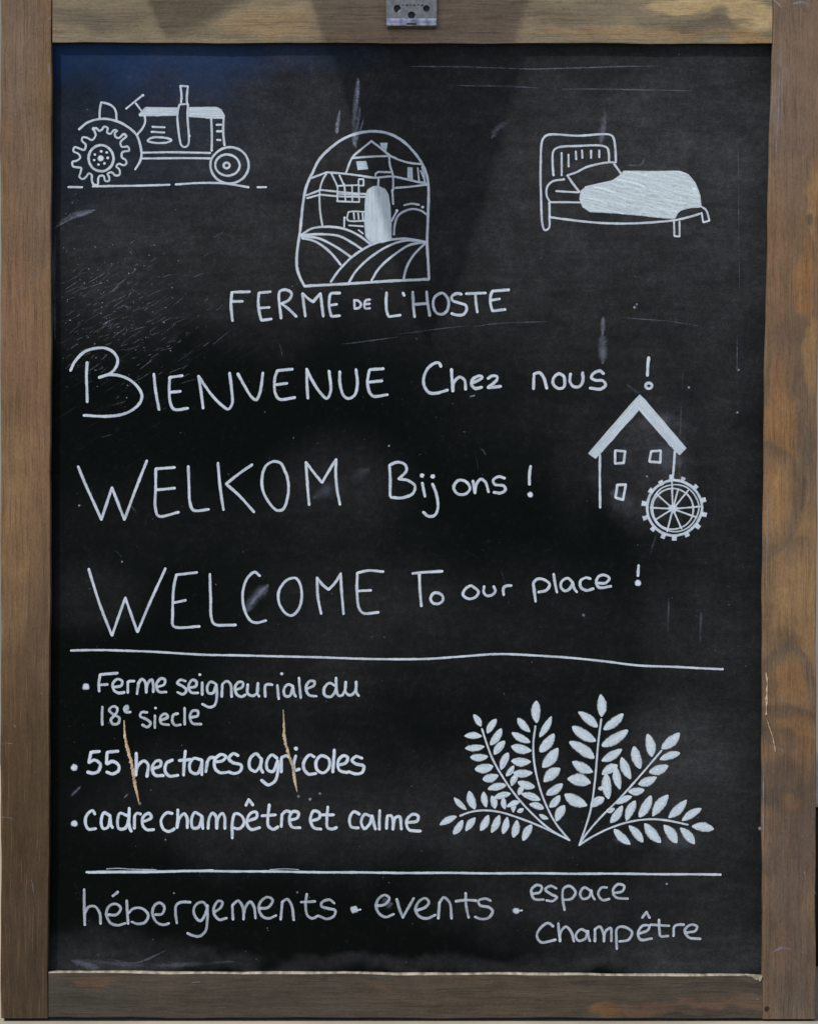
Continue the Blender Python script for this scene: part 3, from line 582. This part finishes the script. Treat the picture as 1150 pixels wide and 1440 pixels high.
word('chalk word agricoles', I_, 5.5, [['350,165 315,130 270,170 270,235 310,260 350,200 353,165! 350,240 365,270'], ['470,165 430,140 395,185 400,250 440,260 475,180! 475,260 455,330 405,360 355,325'], ['498,265 500,160! 540,145 560,160'], ['608,145 590,215 600,250 635,242', (608, 92, 18)], ['745,155 710,140 670,185 665,240 700,280 755,275'],
  ['845,165 790,145 755,190 765,250 810,270 850,230 845,165'], ['890,100 885,180 877,268'], ['915,215 975,195 985,155 950,145 915,190 925,250 985,270'], ['1095,165 1050,150 1020,180 1050,205 1105,220 1095,265 1050,278 990,260']], **KW)
J_ = (90, 1110, 4.4231); K_ = (340, 1110, 4.2593); KW = dict(ink=.88)
bullet(J_, 67, 212, 23)
word('chalk word cadre', J_, 5.3, [['195,155 180,132 145,160 135,210 155,248 200,245'], ['290,165 250,145 232,200 245,245 275,235 290,170! 295,220 305,240'], ['395,165 350,150 335,200 345,245 385,240 405,180 408,115! 408,230 420,262'], ['438,245 440,170! 455,150 480,155'], ['500,200 545,175 530,148 495,170 490,220 515,250 560,250']], **KW)
g = word('chalk word champêtre', J_, 5.3, [['675,150 640,145 605,190 620,245 655,262 690,245'], ['710,125 708,200 705,240! 720,180 750,150 768,180 768,240'], ['855,165 815,145 795,190 805,240 840,235 860,165! 862,215 865,245'], ['898,245 905,180 925,150 945,165 950,245! 960,180 985,150 1000,170 1002,245'], ['1048,305 1048,200 1065,150 1105,165 1120,210 1090,245 1052,240']], **KW)
more(g, K_, 5.3, [['30,190 90,165 85,135 50,145 30,200 55,240 110,230', '25,98 42,60! 68,95'], ['165,90 158,160 160,220 190,240 220,225', '120,158 205,152'], ['238,225 242,150! 265,130 290,135'], ['290,185 335,170 340,140 305,135 285,180 300,225 350,230']], **KW)
word('chalk word et', K_, 5.3, [['415,190 465,170 465,140 430,130 410,180 430,230 475,240'], ['515,105 510,180 515,230 540,238 570,228', '480,152 552,152']], **KW)
word('chalk word calme', K_, 5.3, [['705,150 670,135 645,175 655,225 700,232'], ['778,165 735,150 715,195 735,235 770,200 780,158! 790,205 800,240'], ['826,126 824,190 825,240'], ['865,235 870,160! 895,160 905,190 905,240! 920,170 945,165 955,240'], ['990,200 1050,190 1055,160 1020,150 985,190 1000,240 1070,250']], **KW)
L_ = (110, 1240, 5.75); M_ = (300, 1240, 5.75); KW = dict(ink=.54, ends=.28)
g = word('chalk word hébergements', L_, 4.7, [['52,60 52,200 55,350', '55,250 90,200 140,200 175,250 185,340'], ['245,265 310,265 345,215 310,180 255,195 230,260 260,330 320,352 385,335', '280,115 325,80'], ['395,150 400,250 405,340', '410,250 450,215 520,215 570,270 540,330 480,340 435,325'],
  ['625,265 680,260 700,205 660,170 615,200 605,270 640,330 690,348 735,335'], ['800,335 790,250 795,190 830,165 910,165'], ['1040,200 1010,165 960,180 935,230 955,290 990,315 1030,260 1045,190! 1045,300 1030,400 985,440 930,435 885,415']], **KW)
more(g, M_, 4.7, [['10,245 60,210 75,165 45,155 10,200 10,260 50,305 110,292'], ['160,305 155,190! 200,155 235,200 245,305! 260,210 300,160 330,200 342,295'], ['375,215 440,210 480,150 440,125 385,160 370,220 400,280 450,295 510,270'], ['545,305 560,160! 600,140 635,190 652,310'],
  ['755,100 745,180 760,270 800,295 845,275', '710,165 825,158'], ['980,175 940,145 880,165 875,195 930,215 985,230 975,275 920,300 850,275']], **KW)
bullet(U, 498, 1279, 6, '502,1280 507,1279', .75)
N_ = (510, 1230, 4.7917)
word('chalk word events', N_, 4.8, [['95,210 150,200 178,160 150,138 110,160 90,210 110,260 155,285 210,265'], ['228,165 245,230 270,290! 310,220 345,160'], ['365,240 420,220 445,185 420,160 380,180 355,235 380,280 430,295 490,270'], ['508,295 515,190! 545,155 585,190 598,295'], ['692,125 695,210 712,290', '625,178 700,170 765,175'],
  ['860,175 825,160 780,175 790,205 850,220 875,245 850,290 800,300 755,285']], **KW)
bullet(N_, 1032, 243, 26, '1032,243 1072,240', .78)
O_ = (730, 1230, 4.1071); KW = dict(ink=.61, ends=.22)
word('chalk word espace', O_, 4.6, [['75,110 120,100 130,70 100,60 70,90 85,140 140,145'], ['215,80 180,65 150,85 180,110 215,130 190,152 155,148'], ['260,205 250,140 255,80 290,65 325,100 300,140 255,145'], ['413,95 375,75 350,110 365,140 400,130 415,90! 420,120 435,145'], ['505,75 475,75 455,110 480,145 520,140'], ['545,105 595,95 605,65 570,55 540,90 555,130 625,140']], **KW)
word('chalk word Champêtre', O_, 4.6, [['195,300 165,280 120,310 100,355 125,390 210,375'], ['225,280 230,340 235,385! 240,330 270,300 300,330 315,385'], ['396,335 355,315 325,350 340,380 380,370 396,325! 400,360 408,385'], ['435,385 435,315! 465,300 485,340 487,385! 495,330 525,310 530,385'], ['562,430 560,370 565,310 600,300 650,330 630,375 575,385'],
  ['690,340 740,320 750,295 710,295 685,340 700,375 765,370', '708,250 733,215! 752,250'], ['805,260 808,320 815,355 860,355', '755,290 865,295'], ['890,355 895,300 915,290 950,290'], ['960,335 1015,325 1025,300 990,290 955,320 975,360 1045,370']], **KW)

# ---- leaf sprigs
def sprig(T, stem, leaves):
    g = empty('leaf_sprig', sign)
    for l in leaves:
        k = Ink(); k.leaf(*l, T); k.build('leaflet', g, 'chalk_fill')
    k = Ink(); k.stroke(stem, T, 3.5, ends=.1); k.build('stem', g)
a = (610, 970, 5.4762); b = (780, 970, 5.0)
sprig(a, '200,970 290,940 400,930 520,945 650,985 780,1035 900,1090 1045,1160', [(45, 1040, 175, 975, 60), (155, 830, 250, 925, 50), (270, 780, 315, 920, 75), (382, 785, 402, 905, 58), (445, 815, 470, 915, 60), (535, 830, 545, 920, 50), (620, 850, 610, 945, 50), (690, 915, 640, 940, 40),
  (222, 1005, 150, 1112, 62), (318, 985, 245, 1088, 62), (420, 965, 358, 1085, 65), (505, 965, 442, 1100, 65), (565, 980, 530, 1110, 62), (640, 1005, 610, 1138, 68), (752, 1040, 685, 1162, 68)])
sprig(a, '368,300 400,400 450,530 530,670 650,840 780,980 900,1080 1040,1155', [(305, 190, 362, 282, 55), (235, 355, 368, 358, 60), (240, 450, 388, 438, 58), (280, 520, 415, 515, 65), (316, 612, 455, 590, 80), (375, 690, 495, 660, 75), (415, 765, 555, 735, 65), (460, 835, 590, 800, 60), (560, 900, 660, 860, 50),
  (480, 225, 410, 335, 62), (520, 300, 435, 425, 68), (545, 395, 462, 498, 70), (572, 485, 515, 615, 65), (615, 585, 555, 665, 50), (640, 650, 595, 740, 55), (690, 740, 650, 810, 50)])
sprig(a, '780,280 765,400 770,540 800,700 850,860 930,1020 1040,1155', [(788, 85, 790, 255, 78), (645, 218, 738, 325, 65), (600, 330, 740, 405, 65), (595, 435, 750, 470, 80), (595, 548, 745, 555, 75), (610, 640, 757, 640, 70), (645, 710, 775, 750, 70), (670, 800, 818, 850, 65), (735, 880, 845, 915, 60), (810, 960, 880, 995, 40),
  (905, 205, 812, 365, 62), (925, 340, 815, 478, 85), (955, 450, 835, 598, 95), (970, 605, 845, 708, 95), (990, 725, 865, 808, 75), (970, 815, 890, 905, 65), (1005, 890, 940, 1012, 78)])
sprig(b, '325,205 300,400 280,650 250,850 170,1095', [(322, 32, 326, 190, 75), (165, 155, 298, 262, 70), (122, 258, 285, 362, 80), (102, 365, 275, 482, 85), (122, 505, 265, 580, 80), (88, 625, 250, 655, 95), (68, 735, 225, 815, 90),
  (480, 170, 342, 280, 72), (512, 285, 330, 395, 80), (470, 418, 328, 500, 68), (440, 530, 330, 595, 70), (345, 688, 303, 695, 34), (345, 760, 250, 820, 70)])
sprig(b, '748,428 600,600 450,770 300,920 200,1040 172,1090', [(875, 305, 750, 415, 80), (650, 310, 680, 470, 75), (555, 398, 598, 555, 75), (468, 475, 530, 628, 72), (425, 540, 455, 700, 65), (360, 590, 375, 768, 75), (878, 445, 737, 490, 60), (795, 535, 662, 580, 75), (715, 615, 585, 665, 70), (628, 705, 515, 715, 62), (540, 750, 428, 800, 52), (420, 835, 360, 855, 40)])
sprig(b, '935,948 800,920 680,910 520,930 380,975 250,1040 172,1092', [(962, 960, 1115, 980, 72), (1028, 835, 893, 920, 62), (925, 775, 798, 900, 70), (795, 740, 685, 888, 80), (675, 745, 592, 895, 75), (565, 780, 500, 920, 68), (475, 815, 390, 935, 65),
  (880, 970, 980, 1085, 70), (765, 950, 855, 1078, 78), (630, 940, 742, 1075, 80), (520, 955, 618, 1072, 65), (415, 980, 528, 1088, 65)])

# ---- rubbed and stray chalk (uncountable residue)
k = Ink()
def sm(txt, wd, ink, **kw): k.stroke(txt, U, wd, ink=ink * .72, ends=0, taper=True, cap=False, dome=0, **kw)
sm('503,108 501,140 499,170 500,208', 11, .45); sm('504,110 503,125 502,145', 7, .95); sm('507,150 502,180 497,205', 7, .5); sm('512,165 506,185 499,204', 4, .5); sm('478,155 475,175 473,188', 6, .6); sm('474,172 474,188', 9, 1.0); sm('496,188 498,204', 6, .6)
sm('850,158 847,185 844,205', 12, .3); sm('852,160 850,175', 5, .3); sm('848,445 847,470', 9, .5); sm('847,468 847,512', 17, .28)
sm('345,862 358,842 378,822', 20, .3); sm('352,850 372,826', 9, .3)
sm('80,318 100,305 135,295', 12, .3); sm('76,322 100,308 130,298', 4, .4); sm('78,330 76,400 78,480', 8, .18)
sm('575,93 640,94 700,95.5', 3, .36); sm('690,95 760,97 850,94 930,93', 3, .36); sm('620,120 700,121 760,124', 3, .24); sm('790,125 900,126 975,128', 3, .26)
sm('560,470 620,462 660,458', 2.5, .22); sm('665,459 700,455 770,452', 2.5, .2); sm('480,484 560,474', 2.5, .25); sm('870,446 940,452 980,458', 2.5, .22); sm('880,232 900,232 906,222', 4, .3)
sm('690,195 700,180 715,172', 12, .18); sm('540,330 560,310', 8, .1); sm('1037,190 1038,300 1039,420', 2, .14); sm('1036,470 1036,530', 2.5, .26)
sm('880,600 930,590 980,604', 26, .10); sm('870,640 920,640 960,650', 60, .07); sm('860,690 890,715 930,700', 40, .10); sm('440,700 480,680 520,660', 30, .08); sm('150,1348 190,1354 235,1336', 4, .18); sm('100,1350 140,1362', 14, .2)
sm('120,1350 200,1358 330,1352', 10, .12); sm('860,1180 930,1185 1000,1180', 30, .06); sm('960,520 955,650 958,760', 4, .10); sm('940,840 938,900', 4, .10); sm('985,860 984,905', 6, .12)
sm('540,1262 545,1272 552,1270', 16, .22); sm('925,745 910,790', 4, .07)
sm('880,540 898,552 912,546', 5, .12); sm('660,558 668,556', 4, .8); sm('100,1120 115,1105', 6, .3); sm('175,1122 180,1117', 4, .4)
rnd = random.Random(11)
def fleck(x, y, r, ink): 
    q = Ink; k.dot(x, y, r, U, ink=ink)
for _ in range(330):                         # scuffs slanting up to the right at the left edge
    x = rnd.gauss(170, 60); y = rnd.gauss(450, 55)
    if x < 84 or x > 330 or y < 330: continue
    l = rnd.choice((2, 3, 4, 6, 9, 14, 24)) * rnd.uniform(.7, 1.3); an = math.radians(rnd.gauss(-30, 9)); 
    sm('%f,%f %f,%f' % (x, y, x + l * math.cos(an), y + l * math.sin(an)), rnd.uniform(.8, 1.8), rnd.uniform(.1, .5))
for _ in range(130):
    x = rnd.gauss(150, 45); y = rnd.gauss(420, 55)
    if 82 < x < 300: fleck(x, y, rnd.uniform(.6, 1.4), rnd.uniform(.4, .95))
for _ in range(420):
    x = rnd.uniform(80, 1068); y = rnd.uniform(75, 1362); fleck(x, y, rnd.choice((.5, .6, .7, .8, .9, 1.2)), rnd.uniform(.15, .6))
for _ in range(26):
    x = rnd.uniform(80, 1060); y = rnd.uniform(80, 1360); l = rnd.uniform(6, 40); an = rnd.uniform(0, 3.14)
    sm('%f,%f %f,%f %f,%f' % (x, y, x + l * .5 * math.cos(an) + 1, y + l * .5 * math.sin(an), x + l * math.cos(an), y + l * math.sin(an)), rnd.uniform(1, 3), rnd.uniform(.05, .15))
for x, y, r in ((112, 711, 2.2), (172, 790, 1.8), (400, 947, 1.4), (547, 627, 2), (968, 545, 2.5), (909, 670, 2.5), (1036, 580, 2.4), (1038, 520, 2), (937, 1243, 2.2), (892, 432, 3), (895, 428, 2), (820, 865, 3), (197, 1130, 2.8), (420, 1120, 3), (436, 1124, 3), (450, 1116, 2.4), (233, 1181, 2), (1068, 1165, 3.6), (245, 1256, 2), (418, 1255, 2)): fleck(x, y, r, .9)
k.build('chalk_residue', sign, 'smudge', kind='stuff')

# ---- scratches through the paint and a chipped stile edge
def scratch(name, pts, wd, mat, surface, widths=None):
    bm = bmesh.new(); run = smooth_runs(parse(pts), False)
    path = [p for r in run for p in r]; n = len(path); prev = None; rr = random.Random(3)
    for i, p in enumerate(path):
        t = path[min(i + 1, n - 1)] - path[max(i - 1, 0)]; t.normalize(); nr = Vector((-t.y, t.x)); f = i / (n - 1)
        r = wd / 2 * (interp(widths, f) if widths else min(1, .3 + 5 * min(f, 1 - f))) ; a = r * (1 + rr.uniform(-.45, .45)); b2 = r * (1 + rr.uniform(-.45, .45)); row = []
        for q, h in ((-a, .0003), (-a * .5, .00055), (b2 * .5, .0005), (b2, .0003)):
            v = p + nr * q; row.append(bm.verts.new(loc(v.x, v.y, surface - h)))
        if prev:
            for j in range(3): bm.faces.new((prev[j], prev[j + 1], row[j + 1], row[j]))
        prev = row
    me = bpy.data.meshes.new(name); bm.to_mesh(me); bm.free(); return link(name, me, mat, sign)
scratch('scratch', '175,1013 176,1035 180,1054 186.6,1079 189.5,1100 194,1121 196,1130', 4.4, M['gouge'], PANEL, [(0, .35), (.25, .8), (.55, 1), (.75, 1.05), (.9, .7), (1, .25)])
scratch('scratch', '398.5,998 399.5,1020 400,1037 407,1064 412,1079 415,1100 418,1114', 3.9, M['chip'], PANEL, [(0, .3), (.3, .9), (.6, .9), (.85, 1.15), (1, .3)])
scratch('chipped_edge', '1076.5,946 1078,958 1077.5,980 1076.5,1005', 3.0, M['gouge'], -.0002, [(0, .6), (.15, .9), (.25, .12), (.4, .9), (.5, .3), (.6, 1.1), (.75, .8), (.82, .2), (1, .8)])
scratch('chipped_edge', '1077,1009 1081,1022 1086,1037 1090,1058', 2.2, M['gouge'], -.0002, [(0, .2), (.3, .5), (.55, .35), (.7, .7), (.78, .2), (.9, 1), (1, .2)])
scratch('chipped_edge', '1040,1370 1056,1372 1070,1377', 5, M['raw_edge'], .0002, [(0, .2), (.6, .8), (1, 1.6)])

k = Ink()
def nick(txt, wd, ink, y=-.00005):
    for r_ in smooth_runs(parse(txt), False):
        z = len(k.v); k.ribbon(r_, wd, ink=ink, ends=0, taper=True, cap=False, dome=0, jitter=.3)
        for q in range(z, len(k.v)): k.v[q] = Vector((k.v[q].x, k.v[q].y - PANEL - .00012, k.v[q].z))
for a_ in (('3,1046 12,1044 22,1045', 2, .5), ('2,1148 12,1148 22,1150', 1.8, .45), ('14,422 34,404 58,380', 1.6, .35), ('72,90 71,100 72,112', 2, .5), ('1085,1336 1096,1331 1110,1333', 4, .4), ('1084,2 1090,6 1096,13', 1.6, .8), ('1112,8 1124,6 1134,9', 5, .35),
           ('1119,781 1121,781', 2.5, .9), ('1125,1174 1127,1174', 2.2, .9), ('137,57 143,56', 3, .6), ('1094,100 1092,160 1088,230', 2.4, .35), ('880,1385 884,1385', 2, .4), ('270,1379 284,1378', 2, .5), ('70,30 74,26', 3, .6), ('8,500 12,503', 2, .3), ('55,640 57,642', 1.6, .5), ('1077,700 1076,760 1075,850', 1.5, .35), ('1072,1060 1071,1120 1071,1180', 2, .45), ('240,1055 260,1054', 1, .1)):
    nick(*a_)
for _ in range(70):
    e = rnd.random()
    if e < .4: x, y, vx, vy = rnd.uniform(8, 64), rnd.uniform(5, 1420), .2, 1
    elif e < .8: x, y, vx, vy = rnd.uniform(1092, 1142), rnd.uniform(5, 1420), .2, 1
    elif e < .9: x, y, vx, vy = rnd.uniform(80, 1075), rnd.uniform(5, 55), 1, .2
    else: x, y, vx, vy = rnd.uniform(80, 1060), rnd.uniform(1376, 1424), 1, .2
    l = rnd.uniform(1.5, 7) if rnd.random() < .8 else rnd.uniform(8, 22); nick('%f,%f %f,%f' % (x, y, x + vx * l + rnd.uniform(-2, 2), y + vy * l), rnd.uniform(.8, 1.8), rnd.uniform(.15, .55))
k.build('frame_nicks', sign, 'smudge', kind='stuff')

# ---- steel catch plate on the top rail
def plate(x0, y0, x1, y1, holes, yf, th, name, parent, mat):
    bm = bmesh.new(); edges = []
    def loop(pts):
        vs = [bm.verts.new(((x - 575) * S, 0, (1434 - y) * S)) for x, y in pts]
        for p, q in zip(vs, vs[1:] + vs[:1]): edges.append(bm.edges.new((p, q)))
    loop([(x0 + 1, y0), (x1 - 1, y0), (x1, y0 + 1), (x1, y1 - 1.2), (x1 - 1.2, y1), (x0 + 1.2, y1), (x0, y1 - 1.2), (x0, y0 + 1)])
    for (cx, cy, rx, ry) in holes: loop([(cx + rx * math.cos(6.283 * t / 18), cy + ry * math.sin(6.283 * t / 18)) for t in range(18)])
    bmesh.ops.triangle_fill(bm, use_beauty=True, use_dissolve=False, edges=edges)
    r = bmesh.ops.extrude_face_region(bm, geom=bm.faces[:])
    for v in [g_ for g_ in r['geom'] if isinstance(g_, bmesh.types.BMVert)]: v.co.y = -th
    for v in bm.verts: v.co.y += yf
    bmesh.ops.recalc_face_normals(bm, faces=bm.faces)
    me = bpy.data.meshes.new(name); bm.to_mesh(me); bm.free(); return link(name, me, mat, parent)
cp = empty('catch_plate', sign)
plate(543, -14, 614, 30, [(558.5, 13, 5.0, 5.4), (578.5, 22, 5.2, 5.0), (599.3, 12.8, 4.7, 4.7)], -.0012, .0016, 'steel_plate', cp, M['zinc'])
bm = bmesh.new()     # folded lower lip with a slot, facing up to the sky
prof = [(26.5, -.0029), (29.5, -.0036), (34.5, -.0058), (37.3, -.0062), (38.2, -.0054), (38.2, -.0016), (30, -.0016)]
xs = [543.3, 572, 585, 613.7]; rows = []
for x in xs: rows.append([bm.verts.new(((x - 575) * S, y, (1434 - py) * S)) for py, y in prof])
for i, (r0, r1) in enumerate(zip(rows, rows[1:])):
    for j in range(len(prof)):
        bm.faces.new((r0[j], r1[j], r1[(j + 1) % len(prof)], r0[(j + 1) % len(prof)]))
bm.faces.new(rows[0]); bm.faces.new(list(reversed(rows[-1]))); bmesh.ops.recalc_face_normals(bm, faces=bm.faces)
bmesh.ops.bevel(bm, geom=[e for e in bm.edges if len(e.link_faces) == 2 and e.calc_face_angle(0) > .7], offset=.0003, segments=1, affect='EDGES')
me = bpy.data.meshes.new('folded_lip'); bm.to_mesh(me); bm.free(); link('folded_lip', me, M['zinc_skylit'], cp)
quad_slab('slot', 571.5, 34.6, 585.5, 37.0, -.00628, -.0054, M['screw'], cp)
for i in range(6):   # worn stamped marks
    x = 565 + i * 5.4; quad_slab('stamped_mark', x, 7.2, x + 3.2, 8.6 + (i % 2), -.00286, -.0026, M['screw'], cp)
for (cx, cy, an) in ((558.5, 13, -45), (578.5, 22, 20), (599.3, 12.8, 60)):
    bm = bmesh.new(); n = 16; c = bm.verts.new(((cx - 575) * S, -.0009, (1434 - cy) * S)); rim = []
    for t in range(n):
        an_ = 6.283 * t / n; r_ = 4.4; rim.append(bm.verts.new(((cx - 575 + r_ * math.cos(an_)) * S, -.0005, (1434 - cy + r_ * math.sin(an_)) * S)))
    for t in range(n): bm.faces.new((c, rim[(t + 1) % n], rim[t]))
    for sgn in (0, 1):
        A2 = math.radians(an + 90 * sgn); dx, dz = math.cos(A2), math.sin(A2); q = [bm.verts.new(((cx - 575 + dx * u * 3 - dz * v * .5) * S, -.00105, (1434 - cy + dz * u * 3 + dx * v * .5) * S)) for u, v in ((-1, -1), (1, -1), (1, 1), (-1, 1))]; bm.faces.new(q)
    me = bpy.data.meshes.new('screw'); bm.to_mesh(me); bm.free(); link('screw', me, M['screw'], cp)
for (ax_, ay_, bx_, by_, w_) in ((558.8, 19.2, 564.2, 13.8, 2.6), (583, 26.2, 585.4, 23.6, 2.4), (600.8, 18.6, 604.6, 16.4, 2.0)):  # bright slivers painted in as glints by the screw holes
    bm = bmesh.new(); d_ = Vector((bx_ - ax_, by_ - ay_)); n_ = Vector((-d_.y, d_.x)).normalized() * w_ / 2
    P_ = [((ax_ + n_.x * u + d_.x * t_ - 575) * S, y_, (1434 - ay_ - n_.y * u - d_.y * t_) * S) for y_ in (-.0030, -.0026) for t_, u in ((0, -.4), (.5, -1), (1, -.3), (1, .3), (.5, 1), (0, .4))]
    v_ = [bm.verts.new(p) for p in P_]; bm.faces.new(v_[:6]); bm.faces.new(v_[6:][::-1])
    for q in range(6): bm.faces.new((v_[q], v_[(q + 1) % 6], v_[6 + (q + 1) % 6], v_[6 + q]))
    bmesh.ops.recalc_face_normals(bm, faces=bm.faces); me = bpy.data.meshes.new('glint_sliver'); bm.to_mesh(me); bm.free(); link('glint_sliver', me, M['zinc_skylit'], cp)
quad_slab('lip_shade', 544.5, 38.6, 613, 41.2, -.0034, -.0001, M['screw'], cp)  # dark slab painted in as the shadow below the folded lip

# ------------------------------------------------------------------ ground and wall behind
def sheet(name, x0, y0, x1, y1, z, mat):
    me = bpy.data.meshes.new(name); me.from_pydata([(x0, y0, z), (x1, y0, z), (x1, y1, z), (x0, y1, z)], [], [(0, 1, 2, 3)]); o = link(name, me, mat); o['kind'] = 'structure'; return o
sheet('ground', -60, -60, 60, 60, 0, M['ground'])
def block(name, x0, x1, y0, y1, z0, z1, mat):
    bm = bmesh.new(); bmesh.ops.create_cube(bm, size=1)
    for v in bm.verts: v.co = Vector(((x0 + x1) / 2 + v.co.x * (x1 - x0), (y0 + y1) / 2 + v.co.y * (y1 - y0), (z0 + z1) / 2 + v.co.z * (z1 - z0)))
    bmesh.ops.bevel(bm, geom=bm.edges[:], offset=.004, segments=1, affect='EDGES')
    me = bpy.data.meshes.new(name); bm.to_mesh(me); bm.free(); return link(name, me, mat)
wl = block('wall', -4, 4, .95, 1.2, -.02, 3.0, M['render_wall']); wl['label'] = 'pale grey wall glimpsed behind the right edge of the sign'; wl['category'] = 'wall'

pl = empty('dark_block', at=(.77, .225, 0)); pl['label'] = 'low black block with a pale top, standing in for an unidentified dark area beside the lower right corner of the sign'; pl['category'] = 'dark_block'  # stand-in for a dark area of unknown nature
o_ = block('dark_block_body', -.425, .43, -.075, .075, -.01, .149, M['black']); o_.parent = pl
o_ = block('pale_top', -.43, .435, -.085, .085, .1492, .163, M['white']); o_.parent = pl

# ------------------------------------------------------------------ unseen pennants, added above and shaped to cast shade on the sign's top
bt = empty('shade_pennants', at=(0, 0, 0)); bt['label'] = 'unseen cloth pennants, assumed and added above the chalkboard to shade its top rail'; bt['category'] = 'added shade caster'
W = Matrix.Translation(BASE) @ R
def up_sun(px, py, dist):  # a point on the frame followed dist metres towards the sun
    return W @ loc(px, py, 0) + sd * dist
def shade_pennant(pts, dist):
    bm = bmesh.new(); P = [up_sun(x, y, dist) for x, y in pts]
    nrm = (P[1] - P[0]).cross(P[2] - P[0]).normalized() * .0006
    a_ = [bm.verts.new(p + nrm) for p in P]; b_ = [bm.verts.new(p - nrm) for p in P]
    bm.faces.new(a_); bm.faces.new(list(reversed(b_)))
    n = len(P)
    for i in range(n): bm.faces.new((a_[i], b_[i], b_[(i + 1) % n], a_[(i + 1) % n]))
    me = bpy.data.meshes.new('shade_pennant'); bm.to_mesh(me); bm.free(); link('shade_pennant', me, M['cloth'], bt)
shade_pennant([(400, -110), (770, -110), (640, 360), (590, 470), (560, 400), (450, 40)], .55)
shade_pennant([(160, -110), (520, -110), (300, 25), (246, 51), (236, 52), (226, 42)], .55)
c = bmesh.new(); A0 = up_sun(-400, -112, .55); B0 = up_sun(1600, -112, .55)
bar(c, A0, B0, .0015, .0015); me = bpy.data.meshes.new('added_cord'); c.to_mesh(me); c.free(); link('added_cord', me, M['added_cord'], bt)
